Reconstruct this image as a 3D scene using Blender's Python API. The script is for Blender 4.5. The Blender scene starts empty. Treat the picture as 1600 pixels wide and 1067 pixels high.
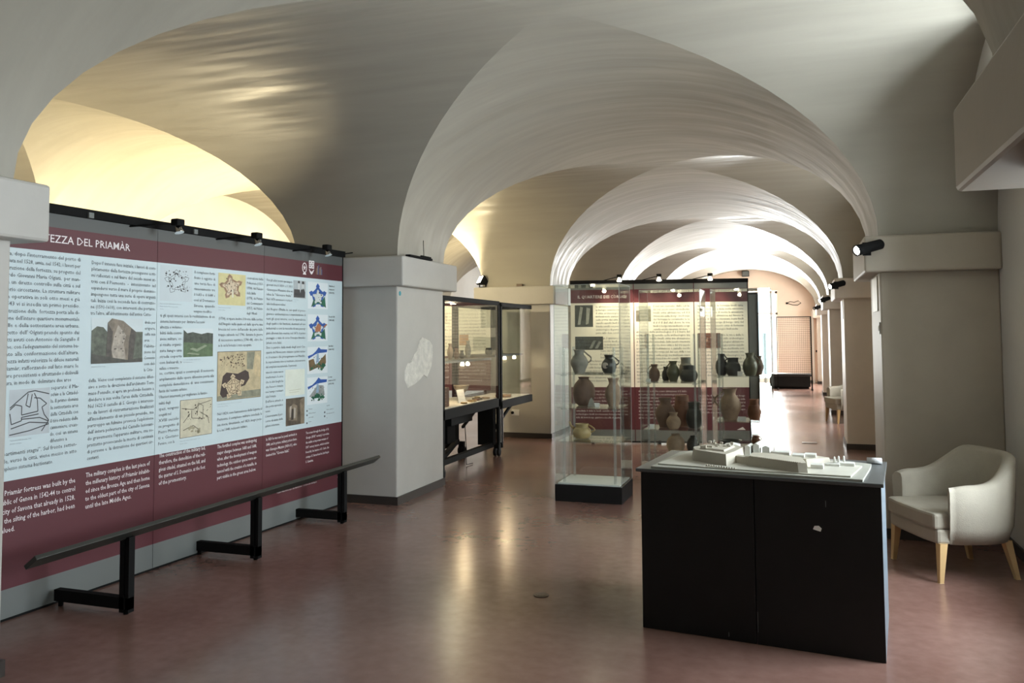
import bpy, math, random
from mathutils import Vector, Matrix
random.seed(7)
S = bpy.context.scene
COL = S.collection
sin, cos, pi, R = math.sin, math.cos, math.pi, math.radians

# ------------------------------------------------------------------ camera, world, exposure
cam_data = bpy.data.cameras.new('camera')
cam = bpy.data.objects.new('camera', cam_data); COL.objects.link(cam)
cam_data.sensor_width = 36.0
cam_data.lens = 1292.6 / 1600 * 36
cam_data.shift_y = -79.2 / 1600
cam_data.clip_end = 200
PITCH, YAW, ROLL = .0534, .3296, -.0064
fw = Vector((-sin(YAW) * cos(PITCH), cos(YAW) * cos(PITCH), sin(PITCH)))
rt = Vector((cos(YAW), sin(YAW), 0)); up = rt.cross(fw)
rt2 = rt * cos(ROLL) + up * sin(ROLL); up2 = -rt * sin(ROLL) + up * cos(ROLL)
M = Matrix((rt2, up2, -fw)).transposed().to_4x4(); M.translation = (0, 0, 1.55)
cam.matrix_world = M
S.camera = cam
S.view_settings.view_transform = 'Standard'
S.view_settings.look = 'None'
S.view_settings.gamma = 1
S.view_settings.use_curve_mapping = False
S.view_settings.exposure = 0.15
S.cycles.transparent_max_bounces = 40
S.cycles.max_bounces = 12
S.cycles.diffuse_bounces = 5
S.cycles.glossy_bounces = 4
S.cycles.caustics_reflective = False
S.cycles.caustics_refractive = False
S.cycles.sample_clamp_indirect = 6.0

world = bpy.data.worlds.new('daylight'); S.world = world; world.use_nodes = True
bg = world.node_tree.nodes['Background']
bg.inputs[0].default_value = (.80, .90, 1.0, 1); bg.inputs[1].default_value = 2.5

def area_light(name, loc, direction, sx, sy, power, color, spread=180):
    d = bpy.data.lights.new(name, 'AREA'); d.shape = 'RECTANGLE'; d.size = sx; d.size_y = sy
    d.energy = power; d.color = color; d.spread = R(spread)
    o = bpy.data.objects.new(name, d); COL.objects.link(o); o.location = loc
    o.rotation_euler = Vector(direction).to_track_quat('-Z', 'Z').to_euler()
    return o
def spot_light(name, loc, target, power, color, size=60, blend=.5, rad=.03):
    d = bpy.data.lights.new(name, 'SPOT'); d.energy = power; d.color = color
    d.spot_size = R(size); d.spot_blend = blend; d.shadow_soft_size = rad
    o = bpy.data.objects.new(name, d); COL.objects.link(o); o.location = loc
    o.rotation_euler = (Vector(target) - Vector(loc)).to_track_quat('-Z', 'Y').to_euler()
    return o
def point_light(name, loc, power, color, rad=.03):
    d = bpy.data.lights.new(name, 'POINT'); d.energy = power; d.color = color; d.shadow_soft_size = rad
    o = bpy.data.objects.new(name, d); COL.objects.link(o); o.location = loc
    return o

# hall geometry (metres): bays along Y, camera at the origin looking up the hall
XL, XR, XW = -3.49, .62, 1.43          # left piers, right piers, right wall
XA, XO = -4.57, -7.77                  # aisle side of the left piers, outer wall
Y1, STEP, PD = 6.91, 5.06, 1.06        # first pier front, bay length, pier depth
H, RISE, HC, CP = 2.284, 1.305, .276, .113
XC, HA = (XL + XR) / 2, (XR - XL) / 2
XAC, HAA = (XA + XO) / 2, (XA - XO) / 2
YB, YE = -2.3, 27.6
BAYS = [-1, 0, 1, 2, 3, 4]
yc = lambda i: Y1 - 2.0 + STEP * i
yf = lambda i: Y1 + STEP * i

DAY = (.88, .94, 1.0)
WT = .85                                # wall thickness at the windows
WIN_Y0, WIN_Y1, WIN_Z0, WIN_Z1 = -.85, .62, .55, 3.38    # window opening about the bay centre
WIN_POWER = {-1: 90, 0: 510, 1: 170, 2: 280, 3: 600, 4: 1000}
GROUND = {-1: 30, 0: 30, 1: 20, 2: 60, 3: 300, 4: 500}
for i in BAYS:
    area_light('window_daylight', (XW + WT + .06, yc(i) + (WIN_Y0 + WIN_Y1) / 2, (WIN_Z0 + WIN_Z1) / 2), (-1, -.15, .12),
               WIN_Y1 - WIN_Y0, WIN_Z1 - WIN_Z0, WIN_POWER[i], DAY if i < 1 else (1, .96, .92))
for i in BAYS:                          # lamps added outside for an unseen bright pavement, to light the vaults
    area_light('added_bounce', (XW + WT + .95, yc(i) + (WIN_Y0 + WIN_Y1) / 2, .02), (-.3, 0, 1), 1.6, 2.4, GROUND[i], (.93, .97, 1.0) if i < 1 else (1, .96, .92))
area_light('door_daylight', (-1.17, YE + .5, 1.46), (0, -1, 0), 1.28, 2.86, 1000, (1, .98, .95))
WARM = (1.0, .86, .60)

# ------------------------------------------------------------------ materials
def mat(name, color, rough=.6, metal=0, spec=.5, var=0, vscale=4, bump=0, bscale=60, emit=None, estr=0,
        rvar=0, stretch=None, color2=None, coat=0):
    m = bpy.data.materials.new(name); m.use_nodes = True
    nt = m.node_tree; b = nt.nodes['Principled BSDF']
    b.inputs['Base Color'].default_value = (*color, 1)
    b.inputs['Roughness'].default_value = rough
    b.inputs['Metallic'].default_value = metal
    b.inputs['Specular IOR Level'].default_value = spec
    if coat:
        b.inputs['Coat Weight'].default_value = coat; b.inputs['Coat Roughness'].default_value = .12
    if emit:
        b.inputs['Emission Color'].default_value = (*emit, 1); b.inputs['Emission Strength'].default_value = estr
    if var or bump or rvar:
        tc = nt.nodes.new('ShaderNodeTexCoord'); mp = nt.nodes.new('ShaderNodeMapping')
        nt.links.new(tc.outputs['Object'], mp.inputs['Vector'])
        if stretch: mp.inputs['Scale'].default_value = stretch
    if var:
        n = nt.nodes.new('ShaderNodeTexNoise'); n.inputs['Scale'].default_value = vscale
        n.inputs['Detail'].default_value = 6; n.inputs['Roughness'].default_value = .6
        nt.links.new(mp.outputs[0], n.inputs['Vector'])
        r = nt.nodes.new('ShaderNodeValToRGB')
        c2 = color2 or tuple(min(1, c * (1 + var)) for c in color)
        c1 = color if color2 else tuple(c * (1 - var) for c in color)
        r.color_ramp.elements[0].color = (*c1, 1); r.color_ramp.elements[0].position = .3
        r.color_ramp.elements[1].color = (*c2, 1); r.color_ramp.elements[1].position = .7
        nt.links.new(n.outputs['Fac'], r.inputs['Fac']); nt.links.new(r.outputs[0], b.inputs['Base Color'])
    if rvar:
        n2 = nt.nodes.new('ShaderNodeTexNoise'); n2.inputs['Scale'].default_value = vscale * 1.7
        n2.inputs['Detail'].default_value = 5
        nt.links.new(mp.outputs[0], n2.inputs['Vector'])
        mr = nt.nodes.new('ShaderNodeMapRange')
        mr.inputs['From Min'].default_value = .35; mr.inputs['From Max'].default_value = .65
        mr.inputs['To Min'].default_value = max(.02, rough - rvar); mr.inputs['To Max'].default_value = min(1, rough + rvar)
        nt.links.new(n2.outputs['Fac'], mr.inputs['Value']); nt.links.new(mr.outputs[0], b.inputs['Roughness'])
    if bump:
        n3 = nt.nodes.new('ShaderNodeTexNoise'); n3.inputs['Scale'].default_value = bscale; n3.inputs['Detail'].default_value = 4
        nt.links.new(tc.outputs['Object'], n3.inputs['Vector'])
        bp = nt.nodes.new('ShaderNodeBump'); bp.inputs['Strength'].default_value = bump; bp.inputs['Distance'].default_value = .01
        nt.links.new(n3.outputs['Fac'], bp.inputs['Height']); nt.links.new(bp.outputs[0], b.inputs['Normal'])
    return m

def glass(name, tint=(.965, .985, .975), base=.035, gain=.75):
    m = bpy.data.materials.new(name); m.use_nodes = True
    nt = m.node_tree; nt.nodes.clear()
    out = nt.nodes.new('ShaderNodeOutputMaterial'); mix = nt.nodes.new('ShaderNodeMixShader')
    t = nt.nodes.new('ShaderNodeBsdfTransparent'); t.inputs[0].default_value = (*tint, 1)
    g = nt.nodes.new('ShaderNodeBsdfGlossy'); g.inputs['Roughness'].default_value = .015
    lw = nt.nodes.new('ShaderNodeLayerWeight'); lw.inputs['Blend'].default_value = .5
    p = nt.nodes.new('ShaderNodeMath'); p.operation = 'POWER'; p.inputs[1].default_value = 4
    a = nt.nodes.new('ShaderNodeMath'); a.operation = 'MULTIPLY_ADD'; a.inputs[1].default_value = gain; a.inputs[2].default_value = base
    nt.links.new(lw.outputs['Facing'], p.inputs[0]); nt.links.new(p.outputs[0], a.inputs[0])
    nt.links.new(a.outputs[0], mix.inputs[0]); nt.links.new(t.outputs[0], mix.inputs[1]); nt.links.new(g.outputs[0], mix.inputs[2])
    nt.links.new(mix.outputs[0], out.inputs[0])
    return m

PLASTER_V = mat('vault_plaster', (.345, .322, .268), .50, var=.07, vscale=1.1, rvar=.15, stretch=(.45, 4.5, 1.2), bump=.05, bscale=35, spec=.32)
PLASTER_P = mat('pier_plaster', (.47, .452, .415), .55, var=.06, vscale=2.0, bump=.06, bscale=28)
PLASTER_T = mat('shaded_pier_plaster', (.36, .315, .25), .55, var=.07, vscale=2.0, bump=.06, bscale=28)  # near right piers: their shade is put into a darker plaster colour
PLASTER_F = mat('lit_pier_plaster', (.56, .49, .42), .55, var=.07, vscale=2.0, bump=.06, bscale=28)  # far right piers: same plaster, coloured lighter for the light on them
PLASTER_W = mat('wall_plaster', (.64, .62, .58), .6, var=.05, vscale=1.5, bump=.05, bscale=25)
PINK_W = mat('pink_wall_plaster', (.66, .52, .42), .6, var=.05, vscale=1.5, bump=.04, bscale=25)
PATCH_M = mat('exposed_plaster', (.74, .71, .64), .85, var=.16, vscale=16, bump=1.0, bscale=50)
BASEB = mat('dark_baseboard', (.035, .028, .024), .45)
BLACKM = mat('black_metal', (.012, .012, .012), .7, spec=.06)
BLACKW = mat('black_lacquer_board', (.007, .007, .007), .5, spec=.3, var=.15, vscale=8)
GREYB = mat('grey_panel_board', (.165, .178, .172), .5)
GREYT = mat('grey_top_strip', (.105, .11, .105), .55)
DGREY = mat('dark_grey_panel', (.10, .105, .10), .55)
BURG = mat('burgundy_print', (.105, .023, .031), .5)
PAPER = mat('pale_print', (.60, .71, .74), .45)
PAPER2 = mat('cream_print', (.86, .82, .72), .45)
INK = mat('dark_ink', (.12, .135, .15), .6)
WHITE_INK = mat('white_ink', (.86, .80, .80), .6)
FAINT = mat('faint_ink', (.36, .42, .45), .6)
SEAM = mat('seam_line', (.10, .10, .10), .6)
WHITEM = mat('white_model_card', (.62, .62, .58), .7, var=.05, vscale=9)
WHITEP = mat('white_painted_board', (.82, .82, .80), .5)
STEEL = mat('brushed_steel', (.55, .55, .54), .28, 1)
CHROME = mat('chrome', (.75, .75, .75), .12, 1)
FABRIC = mat('taupe_upholstery', (.37, .335, .27), .8, var=.05, vscale=12, bump=.25, bscale=220)
WOOD = mat('pale_beech', (.62, .42, .20), .45, var=.12, vscale=5, stretch=(1, 1, .15))
GLASS = glass('clear_acrylic')
PANE = glass('window_glass', (.95, .97, .97))
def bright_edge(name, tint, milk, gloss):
    """Cut acrylic: mostly clear, with an even milky and shiny share painted in for collected light."""
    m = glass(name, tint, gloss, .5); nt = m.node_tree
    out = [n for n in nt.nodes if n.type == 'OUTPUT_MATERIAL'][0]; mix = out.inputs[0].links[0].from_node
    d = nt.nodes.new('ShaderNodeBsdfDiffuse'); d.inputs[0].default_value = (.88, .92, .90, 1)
    m2 = nt.nodes.new('ShaderNodeMixShader'); m2.inputs[0].default_value = milk  # even white share stands in for light caught in the acrylic
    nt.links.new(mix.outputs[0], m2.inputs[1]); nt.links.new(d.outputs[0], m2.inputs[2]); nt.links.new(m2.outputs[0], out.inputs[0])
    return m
EDGE = bright_edge('milky_glass_edge', (.90, .94, .92), .30, .20)
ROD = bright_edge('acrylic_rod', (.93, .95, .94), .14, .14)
BULB = mat('lit_halogen', (1, .9, .7), .5, emit=(1, .86, .6), estr=40)
BULBW = mat('lit_spot_lens', (1, .95, .85), .5, emit=(1, .93, .8), estr=60)
BULB_OFF = mat('unlit_lens', (.5, .5, .48), .15)

# ------------------------------------------------------------------ mesh helpers
class MB:
    def __init__(s): s.v = []; s.f = []; s.m = []; s.sm = []
    def face(s, idx, m=0, smooth=False): s.f.append(idx); s.m.append(m); s.sm.append(smooth)
    def poly(s, pts, m=0, smooth=False):
        n = len(s.v); s.v += [tuple(p) for p in pts]; s.face(list(range(n, n + len(pts))), m, smooth)
    def box(s, x0, x1, y0, y1, z0, z1, m=0, T=None):
        n = len(s.v)
        P = [(x, y, z) for z in (z0, z1) for y in (y0, y1) for x in (x0, x1)]
        if T is not None: P = [tuple(T @ Vector(p)) for p in P]
        s.v += P
        for q in ((0, 2, 3, 1), (4, 5, 7, 6), (0, 1, 5, 4), (1, 3, 7, 5), (3, 2, 6, 7), (2, 0, 4, 6)):
            s.face([n + k for k in q], m)
    def bar(s, a, b, w, h, m=0):
        a, b = Vector(a), Vector(b); d = (b - a); L = d.length
        T = Matrix.Translation(a) @ d.to_track_quat('X', 'Z').to_matrix().to_4x4()
        s.box(0, L, -w / 2, w / 2, -h / 2, h / 2, m, T)
    def prism(s, poly, z0, z1, m=0, T=None, smooth=False):
        """poly in XY (counter-clockwise), extruded from z0 to z1"""
        n = len(s.v); k = len(poly)
        P = [(x, y, z0) for x, y in poly] + [(x, y, z1) for x, y in poly]
        if T is not None: P = [tuple(T @ Vector(p)) for p in P]
        s.v += P
        s.face([n + i for i in range(k)][::-1], m); s.face([n + k + i for i in range(k)], m)
        for i in range(k):
            j = (i + 1) % k; s.face([n + i, n + j, n + k + j, n + k + i], m, smooth)
    def lathe(s, prof, seg=20, m=0, T=None, cap=True):
        n = len(s.v)
        for r, z in prof:
            for k in range(seg):
                p = Vector((r * cos(2 * pi * k / seg), r * sin(2 * pi * k / seg), z))
                s.v.append(tuple(T @ p) if T is not None else tuple(p))
        for a in range(len(prof) - 1):
            for k in range(seg):
                j = (k + 1) % seg
                s.face([n + a * seg + k, n + a * seg + j, n + (a + 1) * seg + j, n + (a + 1) * seg + k], m, True)
        if cap:
            s.face([n + k for k in range(seg)][::-1], m)
            s.face([n + (len(prof) - 1) * seg + k for k in range(seg)], m)
    def tube(s, path, r, seg=8, m=0):
        path = [Vector(p) for p in path]; n = len(s.v)
        rr = r if isinstance(r, (list, tuple)) else [r] * len(path)
        for i, p in enumerate(path):
            d = (path[min(i + 1, len(path) - 1)] - path[max(i - 1, 0)]).normalized()
            q = d.to_track_quat('Z', 'Y')
            for k in range(seg):
                o = q @ Vector((rr[i] * cos(2 * pi * k / seg), rr[i] * sin(2 * pi * k / seg), 0))
                s.v.append(tuple(p + o))
        for a in range(len(path) - 1):
            for k in range(seg):
                j = (k + 1) % seg
                s.face([n + a * seg + k, n + a * seg + j, n + (a + 1) * seg + j, n + (a + 1) * seg + k], m, True)
        s.face([n + k for k in range(seg)][::-1], m)
        s.face([n + (len(path) - 1) * seg + k for k in range(seg)], m)
    def grid(s, fn, us, vs, m=0, flip=False):
        n = len(s.v); W = len(vs)
        for u in us:
            for v in vs: s.v.append(tuple(fn(u, v)))
        for a in range(len(us) - 1):
            for b in range(W - 1):
                q = [n + a * W + b, n + a * W + b + 1, n + (a + 1) * W + b + 1, n + (a + 1) * W + b]
                s.face(q[::-1] if flip else q, m, True)
    def build(s, name, mats, parent=None, loc=None, rot=None, bevel=0, subsurf=0):
        me = bpy.data.meshes.new(name); me.from_pydata(s.v, [], s.f)
        for mm in (mats if isinstance(mats, (list, tuple)) else [mats]): me.materials.append(mm)
        me.polygons.foreach_set('material_index', s.m); me.polygons.foreach_set('use_smooth', s.sm)
        me.update()
        o = bpy.data.objects.new(name, me); COL.objects.link(o)
        if parent: o.parent = parent
        if loc: o.location = loc
        if rot: o.rotation_euler = (0, 0, rot)
        if bevel:
            b = o.modifiers.new('edge', 'BEVEL'); b.width = bevel; b.segments = 2; b.limit_method = 'ANGLE'
        if subsurf:
            b = o.modifiers.new('sub', 'SUBSURF'); b.levels = subsurf; b.render_levels = subsurf
        return o

def tag(o, label, cat, group=None):
    o['label'] = label; o['category'] = cat
    if group: o['group'] = group
    return o
def thing(name, label, cat, loc=(0, 0, 0), rot=0, group=None):
    o = bpy.data.objects.new(name, None); COL.objects.link(o); o.empty_display_size = .1
    o.location = loc; o.rotation_euler = (0, 0, rot)
    return tag(o, label, cat, group)
def structure(o): o['kind'] = 'structure'; return o
def lab(o, label): o['label'] = label; return o
def one_box(name, m, parent, x0, x1, y0, y1, z0, z1, bevel=0, T=None):
    b = MB(); b.box(x0, x1, y0, y1, z0, z1, 0, T); return b.build(name, m, parent, bevel=bevel)

FONT = bpy.data.fonts.get('Bfont') or bpy.data.curves.new('tmp', 'FONT').font
_metrics = {}
def glyph_mesh(text, size, bold=0):
    """One line of lettering as a list of verts and faces, starting at x = 0 on the baseline."""
    cu = bpy.data.curves.new('line', 'FONT'); cu.body = text; cu.size = size; cu.resolution_u = 1
    cu.fill_mode = 'FRONT'; cu.offset = bold
    o = bpy.data.objects.new('line', cu)
    me = o.to_mesh()
    v = [tuple(x.co) for x in me.vertices]; f = [list(p.vertices) for p in me.polygons]
    o.to_mesh_clear(); bpy.data.objects.remove(o); bpy.data.curves.remove(cu)
    return v, f
def text_block(mb, T, u0, ztop, dz, size, lines, u1=None, justify=True, mi=0, right=False, squeeze=.86, bold=0, w=0):
    """Lines of lettering in a plane: T maps (u, z) to a point; the first baseline is ztop - size*.75."""
    for k, ln in enumerate(lines):
        if not ln: continue
        v, f = glyph_mesh(ln, size, bold)
        if not v: continue
        xm = max(p[0] for p in v); sx = squeeze
        if u1 is not None:
            full = (u1 - u0) / xm
            sx = full if (justify and k < len(lines) - 1 and .6 * squeeze < full < 1.55 * squeeze) else min(squeeze, full)
        off = (u1 - xm * sx - u0) if (right and u1 is not None) else 0
        n = len(mb.v); z = ztop - size * .75 - k * dz
        mb.v += [T(u0 + off + p[0] * sx, z + p[1], w) for p in v]
        for q in f: mb.face([n + a for a in q], mi)

# ------------------------------------------------------------------ setting: floor, walls, piers, vaults
def floor_material():
    m = mat('polished_red_floor', (.185, .105, .085), .22, var=.0)
    nt = m.node_tree; b = nt.nodes['Principled BSDF']; L = nt.links
    tc = nt.nodes.new('ShaderNodeTexCoord')
    n1 = nt.nodes.new('ShaderNodeTexNoise'); n1.inputs['Scale'].default_value = .9; n1.inputs['Detail'].default_value = 4; n1.inputs['Roughness'].default_value = .5
    n2 = nt.nodes.new('ShaderNodeTexNoise'); n2.inputs['Scale'].default_value = 14; n2.inputs['Detail'].default_value = 6
    L.new(tc.outputs['Object'], n1.inputs['Vector']); L.new(tc.outputs['Object'], n2.inputs['Vector'])
    mx = nt.nodes.new('ShaderNodeMath'); mx.operation = 'MULTIPLY_ADD'; mx.inputs[1].default_value = .4
    L.new(n2.outputs['Fac'], mx.inputs[0]); L.new(n1.outputs['Fac'], mx.inputs[2])
    r = nt.nodes.new('ShaderNodeValToRGB')
    r.color_ramp.elements[0].position = .45; r.color_ramp.elements[0].color = (.150, .076, .060, 1)
    r.color_ramp.elements[1].position = .95; r.color_ramp.elements[1].color = (.255, .152, .125, 1)
    L.new(mx.outputs[0], r.inputs['Fac']); L.new(r.outputs[0], b.inputs['Base Color'])
    mr = nt.nodes.new('ShaderNodeMapRange'); mr.inputs['From Min'].default_value = .3; mr.inputs['From Max'].default_value = .75
    mr.inputs['To Min'].default_value = .20; mr.inputs['To Max'].default_value = .268
    L.new(n1.outputs['Fac'], mr.inputs['Value']); L.new(mr.outputs[0], b.inputs['Roughness'])
    bp = nt.nodes.new('ShaderNodeBump'); bp.inputs['Strength'].default_value = .04; bp.inputs['Distance'].default_value = .01
    L.new(n2.outputs['Fac'], bp.inputs['Height']); L.new(bp.outputs[0], b.inputs['Normal'])
    return m
FLOOR = floor_material()
b = MB(); b.box(XO - .3, XW + WT, YB - .3, YE + .4, -.12, 0)
structure(b.build('floor', FLOOR))

# vaults: nave and aisle barrels crossed in every bay by a barrel running across the hall
N = 28
TH = [pi * k / N for k in range(N + 1)]
def vault_mesh():
    b = MB()
    hz = lambda t: H + RISE * sin(t)
    lin = lambda a, c, t: a + (c - a) * t
    T9 = [k / 6 for k in range(7)]
    for i in BAYS:
        c = yc(i); B = 2.0
        for th in (TH,):
            # cross barrel, from the nave groin through the arch to the aisle groin
            b.grid(lambda t, s: (lin(XC - HA * abs(cos(t)), XAC + HAA * abs(cos(t)), s), c + B * cos(t), hz(t)), th, T9)
            b.grid(lambda t, s: (lin(XC + HA * abs(cos(t)), XW + .02, s), c + B * cos(t), hz(t)), th, T9, flip=True)
            b.grid(lambda t, s: (lin(XAC - HAA * abs(cos(t)), XO - .02, s), c + B * cos(t), hz(t)), th, T9)
    edges = [(YB - .02, None)] + [(None, None)]
    spans = [(None, BAYS[0])] + [(BAYS[k], BAYS[k + 1]) for k in range(len(BAYS) - 1)] + [(BAYS[-1], None)]
    for (p, q) in spans:
        for (X0, A) in ((XC, HA), (XAC, HAA)):
            def fn(t, s):
                ya = (YB - .02) if p is None else yc(p) + 2.0 * abs(cos(t))
                yb = (YE + .02) if q is None else yc(q) - 2.0 * abs(cos(t))
                if p is None and ya > yb: ya = yb
                return (X0 + A * cos(t), lin(ya, yb, s), hz(t))
            b.grid(fn, TH, [k / 10 for k in range(11)], flip=True)
    return b
structure(vault_mesh().build('ceiling', PLASTER_V))

def wall_with_holes(name, m, axis_x, thick, y0, y1, z0, z1, holes, parent=None):
    """Thick wall at x = axis_x..axis_x+thick; the openings (inner y0, y1, outer y0, y1, z0, z1) have splayed reveals."""
    b = MB(); x0, x1 = axis_x, axis_x + thick
    ci = co = y0
    for (a, c, a2, c2, d, e) in sorted(holes):
        b.prism([(x0, ci), (x1, co), (x1, a2), (x0, a)], z0, z1)
        P = [(x0, a), (x1, a2), (x1, c2), (x0, c)]
        if d > z0: b.prism(P, z0, d)
        b.prism(P, e, z1); ci, co = c, c2
    b.prism([(x0, ci), (x1, co), (x1, y1), (x0, y1)], z0, z1)
    return b.build(name, m, parent)
holes = [(yc(i) - 1.45, yc(i) + .70, yc(i) + WIN_Y0, yc(i) + WIN_Y1, WIN_Z0, WIN_Z1) for i in BAYS]
structure(wall_with_holes('wall_right', PLASTER_W, XW, WT, YB - .3, YE + .4, 0, 4.2, holes))
b = MB()
for i in BAYS:      # the thicker upper wall on both sides of every tall window niche
    c = yc(i)
    b.box(1.19, XW, c - 2.02, c - 1.45, 2.60, 3.62); b.box(1.19, XW, c + .70, c + 1.96, 2.60, 3.62); b.box(1.19, XW, c - 1.45, c + .70, WIN_Z1, 3.62)
structure(b.build('trim_1', PLASTER_W))
structure(one_box('wall_left', PLASTER_W, None, XO - .3, XO, YB - .3, YE + .4, 0, 4.2))
structure(one_box('wall_back', PLASTER_W, None, XO, XW, YB - .3, YB, 0, 4.2))
DX0, DX1, DZ = -1.82, -.53, 2.9
b = MB()
b.box(XO, DX0, YE, YE + .4, 0, 4.2); b.box(DX1, XW, YE, YE + .4, 0, 4.2); b.box(DX0, DX1, YE, YE + .4, DZ, 4.2)
structure(b.build('wall_end', PINK_W))
# outer ground seen through nothing but the glass of the door and the windows
d1 = structure(thing('door_1', 'glazed double door full of daylight in the pink end wall', 'door'))
del d1['label'], d1['category']
b = MB()
b.box(DX0, DX0 + .07, YE + .2, YE + .27, 0, DZ); b.box(DX1 - .07, DX1, YE + .2, YE + .27, 0, DZ)
b.box(DX0, DX1, YE + .2, YE + .27, DZ - .07, DZ); b.box(DX0, DX1, YE + .2, YE + .27, 2.15, 2.21)
b.box(-1.205, -1.145, YE + .2, YE + .27, 0, 2.15); b.box(DX0, DX1, YE + .2, YE + .27, 0, .12)
b.build('door_frame', WHITEP, d1)
for x0, x1, z0, z1 in ((DX0 + .07, -1.205, .12, 2.15), (-1.145, DX1 - .07, .12, 2.15), (DX0 + .07, DX1 - .07, 2.21, DZ - .07)):
    one_box('pane', PANE, d1, x0, x1, YE + .23, YE + .236, z0, z1)
for n, i in enumerate(BAYS):
    y0, y1 = yc(i) + WIN_Y0, yc(i) + WIN_Y1; ym = (y0 + y1) / 2
    w = bpy.data.objects.new('window_%d' % (n + 1), None); COL.objects.link(w); structure(w)
    b = MB()
    for (a, c, d, e) in ((y0, y0 + .06, WIN_Z0, WIN_Z1), (y1 - .06, y1, WIN_Z0, WIN_Z1), (y0, y1, WIN_Z0, WIN_Z0 + .06), (y0, y1, WIN_Z1 - .06, WIN_Z1), (ym - .04, ym + .04, WIN_Z0, WIN_Z1)):
        b.box(XW + WT - .10, XW + WT - .04, a, c, d, e)
    b.build('window_frame', WHITEP, w)
    one_box('pane', PANE, w, XW + WT - .073, XW + WT - .067, y0 + .06, ym - .04, WIN_Z0 + .06, WIN_Z1 - .06)
    one_box('pane', PANE, w, XW + WT - .073, XW + WT - .067, ym + .04, y1 - .06, WIN_Z0 + .06, WIN_Z1 - .06)
    one_box('window_sill', PLASTER_W, w, XW - .02, XW + .10, yc(i) - 1.44, yc(i) + .69, WIN_Z0 - .04, WIN_Z0 + .004)

def pier(x0, x1, y0, y1, cx0, cx1):
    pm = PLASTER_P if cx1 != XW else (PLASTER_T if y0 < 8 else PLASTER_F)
    p = bpy.data.objects.new('pillar', None); COL.objects.link(p); structure(p)
    o = one_box('shaft', pm, p, x0, x1, y0, y1, 0, H - HC + .01, bevel=.012)
    one_box('capital', pm, p, cx0, cx1, y0 - CP, yf_back(y0) + CP, H - HC, H, bevel=.015)
    e = .014
    b = MB(); b.box(x0 - (e if cx0 < x0 else 0), x1 + (e if cx1 > x1 else 0), y0 - e, y1 + e, 0, .075)
    b.build('skirting', BASEB, p)
    return p
yf_back = lambda y0: y0 + PD
for i in range(-1, 5):
    y = yf(i)
    if y > YE - .8: continue
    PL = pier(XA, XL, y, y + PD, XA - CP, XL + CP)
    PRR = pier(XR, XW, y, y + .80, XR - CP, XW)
    if i == 0: L1, R1P = PL, PRR
    if i == 1: L2, R2P = PL, PRR
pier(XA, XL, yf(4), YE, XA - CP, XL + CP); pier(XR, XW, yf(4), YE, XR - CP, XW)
# skirting strips along the walls
for nm, q in (('baseboard_right', (XW - .015, XW, YB, YE, 0, .075)), ('baseboard_left', (XO, XO + .015, YB, YE, 0, .075)),
              ('baseboard_end', (DX1 + .02, XW, YE - .015, YE, 0, .075))):
    structure(one_box(nm, BASEB, None, *q))

# exposed plaster window on the first left pier
b = MB()
pts = [(7.385, 1.496), (7.45, 1.535), (7.624, 1.5), (7.69, 1.45), (7.702, 1.376), (7.67, 1.242), (7.562, 1.131), (7.48, 1.16), (7.413, 1.126), (7.34, 1.10), (7.255, 1.073), (7.13, 1.056), (7.062, 1.132), (7.062, 1.222), (7.12, 1.29), (7.199, 1.302), (7.27, 1.37), (7.327, 1.409)][::-1]
c0 = (7.40, 1.26)
n = len(pts)
outer = [(XL + .002, y, z) for y, z in pts]
rim = [(XL + .009, c0[0] + (y - c0[0]) * .94, c0[1] + (z - c0[1]) * .94) for y, z in pts]
inn = [(XL + .004, c0[0] + (y - c0[0]) * .84, c0[1] + (z - c0[1]) * .84) for y, z in pts]
b.v = outer + rim + inn
for k in range(n):
    j = (k + 1) % n
    b.face([k, j, n + j, n + k], 0); b.face([n + k, n + j, 2 * n + j, 2 * n + k], 0)
b.face([2 * n + k for k in range(n)], 0)
lab(b.build('plaster_patch', PATCH_M, L1), 'pale scraped patch showing older plaster')
b = MB(); b.lathe([(.022, 0), (.022, .003)], 14, T=Matrix.Translation((XL, 6.965, 1.945)) @ Matrix.Rotation(R(90), 4, 'Y'))
tag(b.build('sticker', mat('teal_sticker', (.03, .30, .36), .5)), 'small round teal sticker high on the pillar with the scraped patch', 'sticker')

# ------------------------------------------------------------------ big information panel on the left
P0 = Vector((-4.145, 3.479, 0)); PANG = math.atan2(-4.145 + 3.993, 6.80 - 3.479)   # small turn from the hall axis
UD = Vector((.0457, .99896, 0)); ND = Vector((.99896, -.0457, 0))
def TP(u, z, w=0): return tuple(P0 + UD * u + ND * w + Vector((0, 0, z)))
def panel_frame_T():
    m = Matrix((UD, Vector((0, 0, 1)), ND)).transposed().to_4x4(); m.translation = P0; return m
TPM = panel_frame_T()              # local (u, z, w)
PU0, PU1 = -1.20, 3.305
panel = thing('information_panel', 'long burgundy and pale blue fortress information panel with many pictures', 'information panel')
SE = [-1.20, -.075, 1.05, 2.175, 3.305]
for k in range(4):
    a, c = SE[k] + .0015, SE[k + 1] - .0015
    b = MB()
    b.box(a, c, .0, .17, -.03, 0, 0, TPM); b.box(a, c, .17, .76, -.03, 0, 1, TPM)
    b.box(a, c, .76, 2.059, -.03, 0, 2, TPM); b.box(a, c, 2.059, 2.203, -.03, 0, 1, TPM); b.box(a, c, 2.203, 2.285, -.03, 0, 3, TPM)
    b.build('panel_sheet', [GREYB, BURG, PAPER, GREYT], panel)
b = MB(); b.box(PU0, PU1 + .004, 2.285, 2.338, -.05, .03, 0, TPM); b.box(PU0, PU1 + .004, -.0, .012, -.035, .004, 0, TPM)
b.box(PU1, PU1 + .012, 0, 2.335, -.035, .003, 0, TPM)
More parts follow.
